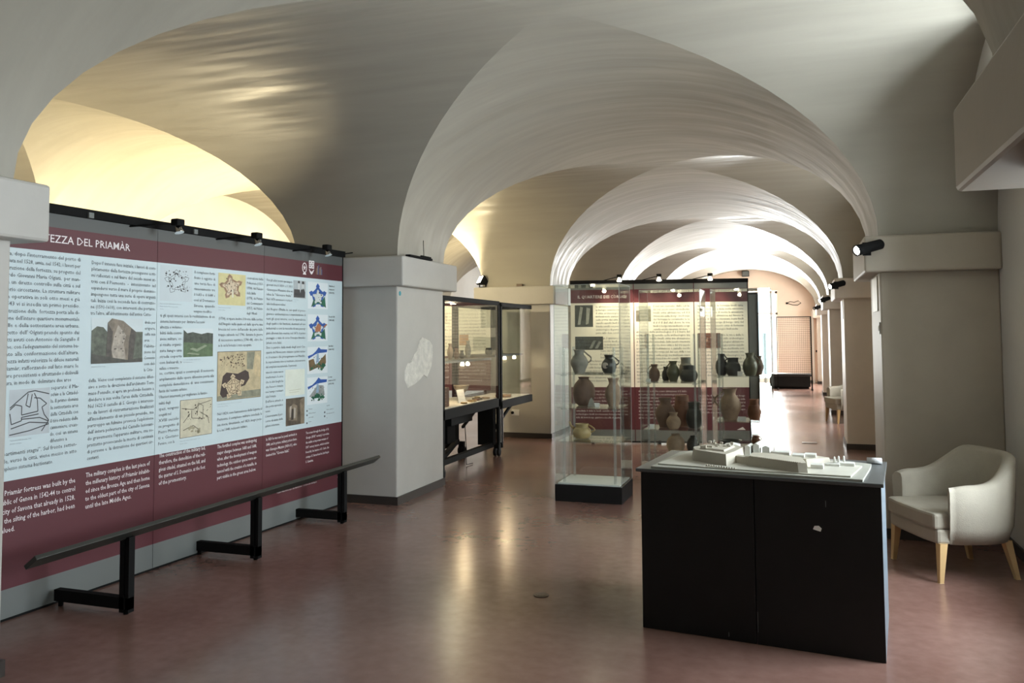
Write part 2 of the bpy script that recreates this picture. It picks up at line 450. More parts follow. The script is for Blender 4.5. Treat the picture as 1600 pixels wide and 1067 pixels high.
b.build('panel_frame', BLACKM, panel)
for u in (.47, 1.36, 2.06): one_box('clip', GREYB, panel, u - .018, u + .018, 2.285, 2.318, .031, .045, T=TPM)
for u in (-.6, .5, 1.6, 2.7):
    b = MB(); b.box(u - .02, u + .02, 0, 2.3, -.09, -.03, 0, TPM); b.box(u - .02, u + .02, 0, .05, -.5, -.03, 0, TPM); b.build('rear_post', BLACKM, panel)

def arm_lamp(parent, T, u, z, reach=.20, lit=False, along=0):
    m4 = T @ Matrix.Translation((u, z, 0))
    b = MB(); p0 = Vector((0, 0, -.02)); p1 = Vector((along, .035, reach))
    b.tube([m4 @ Vector((-.22 if not along else -.02, .0, -.01)), m4 @ Vector((-.05 if not along else along * .5, .03, reach * .75)), m4 @ p1], .006, 6)
    arm = b.build('lamp_arm', BLACKM, parent)
    b = MB(); b.box(-.035, .035, .02, .065, reach - .03, reach + .03, 0, m4 @ Matrix.Translation((along, 0, 0)))
    b.build('lamp_head', BLACKM, arm, bevel=.008)
    b = MB(); tl = m4 @ Matrix.Translation((along, .02, reach)) @ Matrix.Rotation(R(90), 4, 'X') @ Matrix.Rotation(R(-18), 4, 'X')
    b.lathe([(.012, -.005), (.018, .012), (.030, .045), (.031, .05)], 14, 0, tl)
    b.build('lamp_bulb', BULB if lit else CHROME, arm)
for u in (1.02, 1.83, 2.76): arm_lamp(panel, TPM, u, 2.275)
arm_lamp(panel, TPM, PU1, 2.31, reach=.04, along=.26)

# lettering
b = MB()
text_block(b, TP, -.045, 2.163, .05, .066, ['LA FORTEZZA DEL PRIAM\u00c0R'], u1=.813, justify=False, squeeze=1.2, w=.002, bold=.0003)
b.build('title_lettering', WHITE_INK, panel)
DZ_T, SZ = .0403, .037
def block(u0, ztop, u1, lines, justify=True, size=SZ, dz=DZ_T, m=INK, bold=0, name='lettering', squeeze=.86):
    size *= .86 if m is INK else .93
    b = MB(); text_block(b, TP, u0, ztop, dz, size, lines, u1, justify, w=.002, bold=bold, squeeze=squeeze)
    return b.build(name, m, panel)
block(-.11, 2.040, .435, ["Savona, dopo l'interramento del porto di", "gi\u00e0 iniziata nel 1528, avvia, nel 1542, i lavori per", "la costruzione della fortezza, su progetto del",
    "Bernardo Giovanni Maria Olgiati,  per man-", "tenere un diretto controllo sulla citt\u00e0 e sul", "territorio circostante. La struttura militare", "\u00e8 resa operativa in soli otto mesi e gi\u00e0",
    "nel 1543 vi si insedia un primo presidio.", "La costruzione della  fortezza porta alla di-", "struzione dell'intero quartiere monumentale", "sul colle e della sottostante area urbana.",
    "Il progetto dell' Olgiati prende spunto dai", "contatti avuti con Antonio da Sangallo il", "Giovane, con l'adeguamento del sistema ba-", "stionato alla conformazione dell'altura.", "La fortezza infatti valorizza le difese naturali",
    "del Priam\u00e0r, rafforzando sul lato mare le", "strutture preesistenti e sfruttando i dislivelli", "dell'altura, in modo da  delimitare due aree"], size=.0385)
block(.25, 1.272, .44, ["separate: il Ma-", "schio e la Cittadel-", "la. Il primo domina", "la sottostante area", "della Cittadella con", "il tiro radente delle", "cannoniere, crean-", "do, cos\u00ec  un sistema", "difensivo a"], dz=.0385)
block(-.11, .925, .435, ["\u201ccompartimenti stagni\u201d. Sul fronte setten-", "trionale, verso la citt\u00e0, viene messo in atto", "un complesso sistema bastionato."], dz=.041, size=.0385)
block(.515, 2.030, 1.035, ["Dopo l' intensa fase iniziale, i lavori di com-", "pletamento della fortezza proseguono a rit-", "mi rallentati e sul finire del secolo nuovi at-", "triti con il Piemonte  -  intenzionato  ad",
    "espandersi verso il mare il proprio dominio-", "impongono tutta una serie di opere urgenti", "tali. Inizia cos\u00ec la seconda fase di costruzio-", "ne (1591-1610), con interventi che portano,", "tra l'altro, all'abbattimento dell'antica Catte-"], dz=.0392)
block(.945, 1.662, 1.04, ["drale per", "erigere,", "sulla sua", "area,", "l'abita-", "zione del", "Convento", "com del-", "la Citta-"], dz=.0395, size=.033)
block(.51, 1.300, 1.035, ["della. Viene cos\u00ec completato il sistema difen-", "sivo e sotto la direzione dell'architetto Tom-", "maso Ponsello, si apre un profondo fossato a", "dividere a sua volta l'area della Cittadella.", "Nel 1622 il castello di S. Giorgio \u00e8 interessa-",
    "to da lavori di ristrutturazione finalizzati", "all'insediamento di un piccolo presidio, ma", "purtroppo un fulmine provoca l'esplosione", "dell' intera polveriera del Castello lesionan-", "do gravemente l'apparato militare, ma so-", "prattutto provocando la morte di centinaia", "di persone e  la distruzione dei quartieri cir-", "costanti."], dz=.0395)
block(1.395, 2.030, 1.61, ["Il complesso forti-", "ficato \u00e8 oggetto di", "una terza fase di", "rinnovamento tra", "il 1683 e  il 1688 e", "cos\u00ec al Domenico", "Sirena, quando", "vengono modifica-"], size=.034)
block(1.08, 1.712, 1.61, ["ti gli spazi interni con la realizzazione di un", "sistema bastionato per  limitare l'accesso"], size=.035)
block(1.08, 1.632, 1.285, ["altezza e volume-", "bilit\u00e0 della costru-", "zione militare, co-", "s\u00ec risulta organiz-", "zata lungo una", "strada coperta", "con baluardi, a", "vallate e traverse-"], size=.034)
block(1.08, 1.318, 1.61, ["se, cortine, spazi e contropali. Il notevole", "ampliamento delle opere difensive porta alla", "completa demolizione di  una consistente", "fascia del tessuto urbano.", "Ulteriori interventi, per migliorare le funzio-"], size=.035, justify=True)
block(1.08, 1.115, 1.265, ["nalit\u00e0 degli", "spazi, vengono", "eseguiti nel", "XVIII secolo", "su progetto di", "Pietro Morett-", "ti e Gaetano", "Persico, con la"], size=.034, dz=.039)
block(1.965, 2.022, 2.16, ["costruzione della", "Polveriera (1757-", "1758), del Palazzo", "della Sibilla", "(1778), del Palazzo", "del Commissario", "(1757), del Palazzo", "degli Ufficiali"], size=.033, dz=.0395)
block(1.65, 1.700, 2.16, ["(1758), si ripara inoltre il fronte dalla cortina", "dell'Angelo sulla quale ed dalle aperte una", "breccia nel corso dell'assedio da parte delle", "truppe sabaude nel 1746, durante la guerra", "di successione austriaca (1740-48), oltre che", "se la cui la fortezza \u00e8 stata espugnata."], size=.034)
block(1.65, .990, 2.16, ["Nel 1820, con l'annessione della Liguria al", "Piemonte, il complesso militare conclude la", "sua storia, diventando, nel 1820, luogo pena-", "le e, nel 1848, reclusorio militare."], size=.034)
block(2.205, 2.022, 2.545, ["Fra gli altri nomi qui impri-", "gionati tra il 1830 e il 1831", "Giuseppe Mazzini che vi", "idea la \"Giovane Italia\".", "Nel 1870 avvennero restauri", "dalle fortificazioni militari"], size=.033, dz=.039)
block(2.205, 1.785, 2.735, ["del Regno d'Italia in cui quali si pose-", "gnavano ambientazione e manutenzione di", "tutti gli spazi interni, con la riparazione", "degli spalti e dei bastioni, destinati ad uso", "industriali e con la raccolta di una passeg-", "giata alberata lato marina, nel 1870, il primo", "passaggio e viale di corso Principe Amedeo", "(attuale corso Italia).", "Sino a partire dalla met\u00e0 degli anni Cin-", "quanta del Novecento iniziano i primi restau-", "ri, il restauro che proseguiranno nel Maschio,", "la sopraelevata sino a restituire interamente", "del complesso monumentale. Il personale"], size=.033, dz=.039)
block(2.205, 1.272, 2.43, ["vincolo stata nasce", "trasformare le aree", "che in altri luoghi ha", "che fossero rimaste", "nei tempi restauri", "della Fortezza.", "Dell'area attuale si", "che potr\u00e0 riprendere", "curato.", "L'interessante il per-", "corso di visita della", "galleria sotterranea."], size=.031, dz=.039)
block(3.085, 2.015, 3.28, ["Situazione al", "cinquecento", "(1528-1542)"], size=.024, dz=.031, bold=.0005)
block(3.085, 1.735, 3.28, ["Fase del 1683", "(1683-1688)"], size=.024, dz=.031, bold=.0005)
block(3.085, 1.470, 3.28, ["Fase finale", "(1848-1903)"], size=.024, dz=.031, bold=.0005)
block(3.085, 1.190, 3.28, ["Lo stato", "attuale nel 2003", "(1977-1996)"], size=.024, dz=.031, bold=.0005)
block(2.79, .925, 3.0, ["Il Fossato", "Edifici preesistenti", "alla fortezza", "Il mare"], size=.019, dz=.036)
block(3.06, .935, 3.28, ["Legenda", "Nuove costruzioni", "Ricostruzioni al 1900", "ca."], size=.019, dz=.036)
for u, z in ((2.765, .905), (2.765, .868), (2.765, .80), (3.03, .87), (3.03, .835)): one_box('legend_mark', INK, panel, u - .007, u + .007, z - .007, z + .007, .001, .003, T=TPM)
for (u0, zt, u1, ls) in ((0., .985, .25, ["Planimetria della fortezza, 1542", "Archivio di Stato"]), (.53, 1.375, .80, ["Il bastione di San Giorgio"]), (1.075, 1.785, 1.375, ["Pianta e prospetto della fortezza nel Settecento", "disegno in pianta della fortezza e piazza", "Genova"]),
        (1.30, 1.395, 1.59, ["L'area della Cittadella e i giardini interni", "dopo i lavori di scavo"]), (1.28, .828, 1.595, ["Pianta della fortezza nel diciassettesimo secolo", "Archivio di Stato"]), (1.65, 1.775, 1.95, ["Pianta di Savona con la fortezza", "Archivio di Stato"]),
        (1.65, 1.055, 2.14, ["Veduta della fortezza e del porto di Savona, secolo diciottesimo", "Archivio di Stato di Torino"]), (2.56, 1.868, 2.74, ["Giuseppe Mazzini", "in carcere"]), (2.47, .785, 2.73, ["Galleria sotterranea della fortezza"])):
    block(u0, zt, u1, ls, size=.013, dz=.018, m=FAINT, justify=False)
E_ = dict(m=WHITE_INK, bold=.0003)
block(-.09, .713, .43, ["The Priam\u00e0r fortress was built by the", "Republic of Genoa in 1542-44 to control", "the city of Savona that already in 1528,", "with the silting of the harbor, had been", "devalued."], size=.044, dz=.0505, justify=False, **E_)
block(.505, .728, 1.01, ["The military complex is the last piece of", "the millenary history of Priam\u00e0r inhabit-", "ed since the Bronze Age and then home", "to the oldest part of the city of Savona", "until the late Middle Ages."], size=.042, dz=.0475, justify=False, **E_)
block(1.09, .765, 1.53, ["The construction of the military led,", "therefore, the demolition of the reli-", "gious citadel, situated on the hill, and", "the quarter of S. Domenico, at the foot", "of the promontory."], size=.041, dz=.046, justify=False, **E_)
block(1.655, .752, 2.10, ["The fortified complex was undergoing", "major changes between 1683 and 1688,", "when, after the development of weapon", "technology, the outdoor spaces were en-", "hanced with the creation of a tenaille, in", "part visible in the green area below."], size=.038, dz=.0455, justify=False, **E_)
block(2.215, .738, 2.62, ["In 1820 he was used as penal servitude in", "1848, and in prison, military prison there", "was Giuseppe Mazzini (1830-31), who", "devised the \"Giovane Italia\"."], size=.034, dz=.042, justify=False, **E_)
block(2.75, .728, 3.10, ["Two areas through the bridge of St.", "Giorgio (XVIII\u00b0 century), it provides", "the visible in important remains of", "XVI\u00b0 century bastion, which includes", "from left, the bastion of S. Carlo, the", "courage of S. Bernard and the Sant'Angelo", "S. Caterina."], size=.030, dz=.041, justify=False, **E_)
block(2.36, .283, 3.22, ["Progetto: Museo Archeologico della Citt\u00e0 di Savona  -  con il patrocinio della Regione"], size=.020, dz=.03, justify=False, m=WHITE_INK)
block(2.78, .320, 3.22, ["Panel realized with the contribution of the foundation"], size=.017, dz=.03, justify=False, m=WHITE_INK)
b = MB(); b.poly([TP(3.235, .262, .002), TP(3.275, .262, .002), TP(3.275, .315, .002)]); b.build('corner_mark', WHITE_INK, panel)

# emblems at the right end of the title band
def ring(mb, u, z, ru, rz, wd, w, mi=0, seg=20):
    n = len(mb.v)
    for k in range(seg):
        a = 2 * pi * k / seg
        mb.v.append(TP(u + ru * cos(a), z + rz * sin(a), w)); mb.v.append(TP(u + (ru - wd) * cos(a), z + (rz - wd) * sin(a), w))
    for k in range(seg):
        j = (k + 1) % seg; mb.face([n + 2 * k, n + 2 * j, n + 2 * j + 1, n + 2 * k + 1], mi)
b = MB()
ring(b, 2.715, 2.145, .034, .045, .009, .002)
b.poly([TP(2.715 + (.022 if k % 2 == 0 else .009) * sin(pi * k / 5), 2.145 + (.026 if k % 2 == 0 else .011) * cos(pi * k / 5), .002) for k in range(10)])
b.poly([TP(2.69, 2.085, .002), TP(2.74, 2.085, .002), TP(2.73, 2.103, .002), TP(2.70, 2.103, .002)])
b.build('emblem', WHITE_INK, panel)
b = MB()
for du in (0, 1):
    for dz in (0, 1):
        u0, z0 = 2.778 + du * .041, 2.146 + dz * .036
        c_u, c_z = u0 + .018, z0 + .016
        P = [(u0, z0), (u0 + .037, z0), (u0 + .037, z0 + .032), (u0, z0 + .032)]
        q = [(c_u - .006, c_z - .006), (c_u + .007, c_z - .006), (c_u + .007, c_z + .007), (c_u - .006, c_z + .007)]
        n = len(b.v); b.v += [TP(*p, .002) for p in P + q]
        for k in range(4): j = (k + 1) % 4; b.face([n + k, n + j, n + 4 + j, n + 4 + k])
arc = [(2.777 + .079 * t, 2.138 - .045 * sin(pi * t)) for t in [k / 8 for k in range(9)]]
arc2 = [(2.785 + .063 * t, 2.138 - .020 * sin(pi * t)) for t in [k / 8 for k in range(9)]]
b.poly([TP(*p, .002) for p in arc + arc2[::-1]])
b.build('emblem', WHITE_INK, panel)
b = MB()
for k, (du, hgt) in enumerate(((0, .055), (.018, .075), (.036, .085), (.052, .06), (.068, .07), (.084, .05))):
    b.box(2.885 + du, 2.894 + du, 2.098, 2.098 + hgt, .001, .002, k % 3, TPM)
b.build('emblem', [mat('dull_gold_print', (.30, .20, .10), .5), mat('grey_print', (.35, .33, .33), .5), mat('slate_blue_print', (.10, .13, .28), .5)], panel)

# pictures printed on the panel
_cm = {}
def flat(c, var=.0, vs=40):
    key = (tuple(c), var, vs)
    if key not in _cm: _cm[key] = mat('print_colour', c, .45, var=var, vscale=vs)
    return _cm[key]
def picture(u0, u1, z0, z1, layers, T=None, parent=None, name='illustration'):
    """layers: list of (colour, var, polygons in 0..1 space) stacked as ink on the sheet"""
    T = T or TP; b = MB(); mats = []
    for k, (c, var, vs, polys) in enumerate(layers):
        mats.append(flat(c, var, vs))
        for p in polys: b.poly([T(u0 + (u1 - u0) * x, z0 + (z1 - z0) * y, .0012 + .0004 * k) for x, y in p], k)
    return b.build(name, mats, parent or panel)
FULL = [(0, 0), (1, 0), (1, 1), (0, 1)]
def strokes(lines, w=.012):
    out = []
    for ln in lines:
        for (x0, y0), (x1, y1) in zip(ln, ln[1:]):
            d = math.hypot(x1 - x0, y1 - y0) or 1; nx, ny = -(y1 - y0) / d * w / 2, (x1 - x0) / d * w / 2
            out.append([(x0 + nx, y0 + ny), (x0 - nx, y0 - ny), (x1 - nx, y1 - ny), (x1 + nx, y1 + ny)])
    return out
def star(cx, cy, r1, r2, n=5, a0=90, sx=1, sy=1):
    return [(cx + (r1 if k % 2 == 0 else r2) * cos(R(a0 + 180 / n * k)) * sx, cy + (r1 if k % 2 == 0 else r2) * sin(R(a0 + 180 / n * k)) * sy) for k in range(2 * n)]
def fort(cx, cy, r, n=5, a0=90, sx=1, sy=1):
    out = []
    for k in range(n):
        a = a0 + 360 / n * k
        for da, q in ((-27, .60), (-13, .66), (-15, .80), (0, 1.0), (15, .80), (13, .66), (27, .60)):
            out.append((cx + r * q * cos(R(a + da)) * sx, cy + r * q * sin(R(a + da)) * sy))
    return out
def blobs(n, seed, x0, x1, y0, y1, s0, s1):
    r = random.Random(seed); out = []
    for _ in range(n):
        x, y, s = r.uniform(x0, x1), r.uniform(y0, y1), r.uniform(s0, s1); a = r.uniform(0, 3)
        k = r.randint(4, 6); out.append([(x + s * r.uniform(.5, 1) * cos(a + 2 * pi * i / k), y + s * r.uniform(.5, 1) * sin(a + 2 * pi * i / k)) for i in range(k)])
    return out
DK = (.03, .032, .035)
picture(-.01, .245, .998, 1.262, [((.50, .55, .58), .1, 6, [FULL]), (DK, 0, 1, strokes([[(.02, .62), (.2, .75), (.45, .93), (.62, .95), (.98, .86)], [(.02, .58), (.15, .68), (.3, .64), (.3, .45), (.7, .5), (.68, .75), (.6, .9)],
    [(.02, .5), (.06, .27), (.3, .33), (.3, .4), (.72, .44)], [(.3, .36), (.75, .36), (.98, .26)], [(.6, .8), (.75, .78), (.92, .65), (.8, .58), (.86, .42), (.98, .28), (.8, .06)], [(.02, .05), (.5, .1), (.98, .2)], [(.05, .18), (.5, .28), (.98, .22)], [(.45, .9), (.4, .65), (.5, .6), (.55, .88)]], .022))])
picture(.525, .93, 1.388, 1.672, [((.62, .70, .72), .05, 5, [FULL]), ((.10, .115, .085), .5, 28, [[(0, 0), (.32, 0), (.32, .66), (.22, .80), (.1, .82), (0, .72)], [(.75, 0), (1, 0), (1, .70), (.86, .70), (.75, .6)]]),
    ((.20, .165, .125), .4, 24, [[(.27, 0), (.80, 0), (.86, .70), (.78, .78), (.60, .95), (.38, 1), (.30, .90)]]), ((.40, .35, .29), .3, 34, [[(.42, .05), (.66, .05), (.62, .45), (.66, .62), (.5, .86), (.42, .6), (.38, .3)]]), ((.075, .065, .055), .4, 30, [[(.27, 0), (.40, 0), (.37, .35), (.40, .7), (.30, .88)], [(.70, 0), (.80, 0), (.86, .70), (.76, .78), (.72, .5)]] + blobs(14, 91, .42, .66, .2, .85, .008, .03)), ((.06, .06, .05), .3, 30, [[(0, 0), (1, 0), (1, .10), (.7, .06), (.4, .12), (0, .22)]])])
picture(1.075, 1.378, 1.80, 2.045, [((.58, .66, .69), .03, 6, [FULL]), (DK, 0, 1, blobs(46, 3, .15, .92, .25, .9, .008, .045) + strokes([fort(.52, .55, .42, 5, 95, .95, .85), fort(.52, .55, .30, 5, 95, .95, .85)], .010))])
picture(1.30, 1.595, 1.408, 1.612, [((.66, .74, .76), 0, 1, [FULL]), ((.05, .065, .05), .5, 30, [[(0, .3), (1, .3), (1, .82), (.8, .85), (.6, .80), (.3, .87), (.12, .83), (0, .95)]]), ((.085, .14, .065), .35, 24, [[(0, 0), (1, 0), (1, .45), (0, .52)]]),
    ((.25, .30, .20), .2, 20, [[(.2, .28), (.45, .18), (.8, .38), (.72, .42), (.45, .28), (.3, .32)], [(.1, .12), (.5, .06), (.55, .1), (.2, .16)]])])
picture(1.645, 1.95, 1.79, 2.03, [((.66, .60, .30), .12, 10, [FULL]), ((.42, .27, .16), .25, 30, [fort(.47, .58, .50, 5, 100, .92, .84)]), ((.66, .54, .38), .2, 30, [fort(.47, .58, .36, 5, 100, .92, .84)]), ((.10, .05, .03), 0, 1, strokes([fort(.47, .58, .44, 5, 100, .92, .84) + [fort(.47, .58, .44, 5, 100, .92, .84)[0]], fort(.47, .58, .28, 5, 95, .92, .84)], .012) + blobs(14, 8, .25, .75, .4, .85, .01, .04)),
    ((.70, .66, .50), 0, 1, [[(.48, .25), (.55, .25), (.55, .5), (.48, .5)]])])
picture(1.645, 2.145, 1.072, 1.440, [((.10, .08, .05), 0, 1, [FULL]), ((.52, .43, .26), .25, 16, [[(.008, .012), (.992, .012), (.992, .988), (.008, .988)]]), ((.24, .24, .17), .3, 20, [[(.01, .02), (.99, .02), (.99, .17), (.5, .16), (.01, .1)], [(.66, .62), (.8, .6), (.85, .98), (.66, .98)]]),
    ((.040, .022, .018), .3, 20, [[(.06, .14), (.12, .5), (.2, .57), (.45, .53), (.62, .6), (.7, .55), (.72, .42), (.62, .28), (.5, .25), (.3, .1), (.12, .06)]]),
    ((.62, .50, .32), .15, 26, [fort(.36, .27, .27, 5, 96, 1, 1)]), ((.10, .06, .035), 0, 1, strokes([fort(.36, .27, .22, 5, 96) + [fort(.36, .27, .22, 5, 96)[0]], fort(.36, .27, .15, 5, 96), [(.31, .2), (.31, .33), (.40, .33), (.40, .2), (.31, .2)]], .010) + blobs(12, 77, .2, .5, .12, .42, .008, .025) + blobs(60, 5, .28, .60, .64, .95, .006, .026) + blobs(14, 6, .06, .24, .72, .9, .006, .03)),
    ((.60, .48, .28), .2, 20, [[(.84, .5), (.98, .4), (.98, .86), (.9, .92), (.84, .85)]])])
picture(1.277, 1.597, .842, 1.108, [((.13, .12, .09), 0, 1, [FULL]), ((.60, .56, .42), .12, 18, [[(.012, .012), (.988, .012), (.988, .988), (.012, .988)]]), ((.09, .075, .05), 0, 1, blobs(40, 11, .15, .95, .4, .85, .008, .04) + strokes([[(.05, .78), (.4, .72), (.6, .85), (.95, .92)], [(.35, .7), (.35, .5), (.7, .45), (.7, .8), (.55, .88), (.52, .55)], [(.1, .2), (.4, .3), (.6, .15)], [(.3, .62), (.1, .4)], [(.62, .62), (.85, .5), (.9, .3)]], .016)), ((.38, .34, .23), .2, 20, blobs(10, 12, .1, .6, .08, .35, .03, .09))])
picture(2.56, 2.735, 1.875, 2.028, [((.45, .50, .52), .1, 10, [FULL]), ((.035, .036, .04), .2, 20, [[(.03, .05), (.93, .05), (.95, .35), (.86, .55), (.6, .5), (.55, .3), (.5, .55), (.3, .5), (.05, .5)]]), ((.60, .62, .62), 0, 1, [[(.36, .5), (.5, .5), (.5, .9), (.36, .9)], [(.68, .6), (.84, .6), (.84, .85), (.68, .85)]]), ((.05, .05, .05), 0, 1, [[(.34, .85), (.52, .85), (.5, .98), (.36, .98)], [(.66, .82), (.88, .82), (.85, .97), (.68, .97)]])])
BLUE, GREEN = (.028, .10, .38), (.02, .13, .07)
WHT = (.76, .82, .84)
for zb, kind in ((1.792, 0), (1.506, 1), (1.222, 2), (.955, 3)):
    Ls = [(WHT, 0, 1, [FULL])]
    if kind < 2:
        s = fort(.5, .47, .52, 5, 92, .88, .96)
        Ls += [(BLUE, .25, 30, [s]), (GREEN, .3, 30, [[(.16, .06), (.5, .22), (.9, .06), (.84, .5), (.72, .34), (.28, .34)]]), ((.66, .70, .68), .05, 10, [fort(.5, .44, .33, 5, 92, .85, .9)]), (DK, 0, 1, blobs(7, 20 + kind, .3, .7, .3, .62, .02, .05))]
        if kind == 1: Ls += [((.42, .16, .08), .2, 30, [[(.36, .36), (.62, .36), (.66, .6), (.5, .68), (.38, .5)], [(.8, .5), (.97, .62), (.92, .66), (.78, .56)]])]
    else:
        Ls += [(BLUE, .2, 30, [[(.02, .66), (.25, .72), (.42, .84), (.55, .98), (.66, .9), (.98, .88), (.96, .78), (.6, .76), (.4, .72), (.05, .56)]]),
               (((.20, .13, .06), .3, 24, [[(.06, .5), (.3, .56), (.4, .3), (.9, .72), (.92, .4), (.8, .16), (.5, .22), (.1, .1)]]) if kind == 2 else ((.30, .31, .30), .3, 24, [[(.1, .3), (.3, .5), (.5, .7), (.8, .66), (.86, .3), (.6, .2)]])),
               (GREEN, .3, 30, blobs(16, 30 + kind, .15, .85, .12, .4, .03, .1)), ((.30, .42, .55), 0, 1, [[(.42, .4), (.56, .42), (.55, .72), (.46, .78)]]), (DK, 0, 1, blobs(18, 40 + kind, .1, .9, .1, .65, .01, .04))]
    picture(2.765, 3.07, zb, zb + .236, Ls)
picture(2.47, 2.728, .803, 1.03, [((.10, .075, .05), .5, 14, [FULL]), ((.24, .19, .13), .4, 18, [[(.15, .2), (.6, .15), (.6, .7), (.4, .8), (.15, .65)], [(.8, 0), (1, 0), (1, 1), (.75, .9)]]), ((.46, .40, .33), .2, 24, [[(.2, .3), (.26, .3), (.3, .72), (.2, .7)], [(.42, .25), (.5, .25), (.52, .62), (.42, .65)]]), ((.03, .02, .015), .2, 20, [[(.27, .2), (.4, .2), (.4, .6), (.3, .62)]])])
picture(2.46, 2.728, 1.052, 1.272, [((.74, .78, .68), .05, 8, [FULL]), ((.50, .50, .36), 0, 1, strokes([[(.2, .2), (.8, .22)], [(.2, .12), (.7, .13)]], .012))])

# ------------------------------------------------------------------ barrier rail before the panel
rail = thing('barrier_rail', 'dark steel leaning rail on three angled feet before the long fortress panel', 'rail')
RX = -3.59
b = MB(); T = Matrix.Translation((RX + .02, 0, .452)) @ Matrix.Rotation(R(-38), 4, 'Y')
b.box(-.045, .045, 3.125, 6.665, -.012, .012, 0, T)
b.build('rail_board', mat('dark_green_grey_steel', (.030, .032, .027), .42), rail, bevel=.003)
for y in (3.775, 4.955, 6.115):
    b = MB(); b.box(RX - .035, RX - .003, y - .022, y + .022, .012, .43); b.box(RX + .008, RX + .03, y - .022, y + .022, .012, .43); b.box(RX - .003, RX + .008, y - .014, y + .014, .02, .43)
    p = b.build('post', BLACKM, rail)
    one_box('foot', BLACKM, rail, -4.10, RX + .03, y - .022, y + .022, .03, .095)
    for fx in (RX - .005, -4.07):
        b = MB(); b.lathe([(.014, 0), (.014, .03)], 10, T=Matrix.Translation((fx, y, 0))); b.build('levelling_foot', BLACKM, rail)

# ------------------------------------------------------------------ black plinth with the white fortress model
PROT = R(-6.5)
PW, PDP, PH = 1.175, .72, .835
PLX, PLY = .366 - PW * cos(PROT), 4.318 - PW * sin(PROT)
plinth = thing('model_plinth', 'large black two-panel plinth carrying the white fortress model', 'plinth', (PLX, PLY, 0), PROT)
one_box('panel', BLACKW, plinth, 0, .585, 0, .02, 0, PH - .018, bevel=.002)
one_box('panel', BLACKW, plinth, .589, PW, 0, .02, 0, PH - .018, bevel=.002)
lab(one_box('side_panel', mat('window_light_side', (.16, .20, .235), .42, var=.15, vscale=6), plinth, PW - .02, PW, .021, PDP, 0, PH - .018), 'black side with window light painted on in blue-grey')  # daylight on the black side is painted in as blue-grey
one_box('side_panel', BLACKW, plinth, 0, .02, .021, PDP, 0, PH - .018)
one_box('back_panel', BLACKW, plinth, .021, PW - .021, PDP - .02, PDP, 0, PH - .018)
one_box('top', mat('dark_grey_top', (.075, .08, .08), .38, var=.15, vscale=5), plinth, -.025, PW + .012, -.012, PDP + .02, PH - .018, PH, bevel=.003)
b = MB(); b.prism([(.865, .594), (.88, .59), (.90, .585), (.905, .60), (.892, .612), (.872, .61)], -.0035, .0, T=Matrix(((1, 0, 0, 0), (0, 0, 1, 0), (0, 1, 0, 0), (0, 0, 0, 1))))
lab(b.build('chip', WHITEP, plinth), 'chipped spot showing pale board')
b = MB(); b.box(.593, .5945, -.001, 0, .06, .16); b.box(.925, .927, -.001, 0, .705, .735); b.box(.448, .450, -.001, 0, .018, .04)
b.build('scratch', GREYB, plinth)
MZ = PH
model = thing('fortress_model', 'white card scale model of a bastioned fortress on the black plinth', 'model', (PLX, PLY, MZ), PROT); model.scale = (1, 1, .9)
b = MB(); b.prism([(.055, .005), (1.095, .005), (1.115, .42), (1.115, .54), (.98, .60), (.55, .69), (.10, .655), (.062, .60)], 0, .014)
b.build('base_board', mat('grey_green_base_card', (.30, .30, .26), .6, var=.05, vscale=6), model)
b = MB(); b.prism([(.075, .07), (.60, .035), (1.04, .045), (1.075, .40), (.86, .56), (.52, .64), (.12, .62)], .014, .022)
b.build('terrain_step', mat('pale_terrain_card', (.44, .43, .37), .65, var=.06, vscale=8), model)
CARD2 = mat('shaded_white_card', (.40, .37, .30), .7, var=.06, vscale=10)  # white card with the shade of its fronts put into the colour
def block_on(name, poly, z0, z1, m=WHITEM, slope=0):
    bb = MB(); bb.prism(poly, z0, z1); return bb.build(name, m, model)
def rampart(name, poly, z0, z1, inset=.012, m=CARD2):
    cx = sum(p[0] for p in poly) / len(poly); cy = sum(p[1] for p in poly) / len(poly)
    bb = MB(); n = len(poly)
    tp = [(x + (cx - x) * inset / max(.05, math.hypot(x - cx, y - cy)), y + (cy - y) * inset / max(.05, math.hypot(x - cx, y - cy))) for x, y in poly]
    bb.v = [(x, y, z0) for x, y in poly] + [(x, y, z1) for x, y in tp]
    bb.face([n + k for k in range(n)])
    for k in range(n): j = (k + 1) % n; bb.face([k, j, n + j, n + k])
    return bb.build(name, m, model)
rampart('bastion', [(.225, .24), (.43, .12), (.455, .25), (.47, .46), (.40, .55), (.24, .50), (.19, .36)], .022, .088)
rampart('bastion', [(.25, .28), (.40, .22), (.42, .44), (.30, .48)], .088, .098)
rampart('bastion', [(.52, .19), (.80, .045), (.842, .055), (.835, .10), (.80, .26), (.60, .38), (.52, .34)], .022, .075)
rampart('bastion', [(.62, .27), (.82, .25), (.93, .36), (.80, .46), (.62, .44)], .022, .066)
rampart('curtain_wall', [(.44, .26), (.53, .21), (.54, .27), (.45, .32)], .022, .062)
rampart('outwork', [(.17, .50), (.30, .58), (.42, .60), (.40, .66), (.22, .62)], .022, .05)
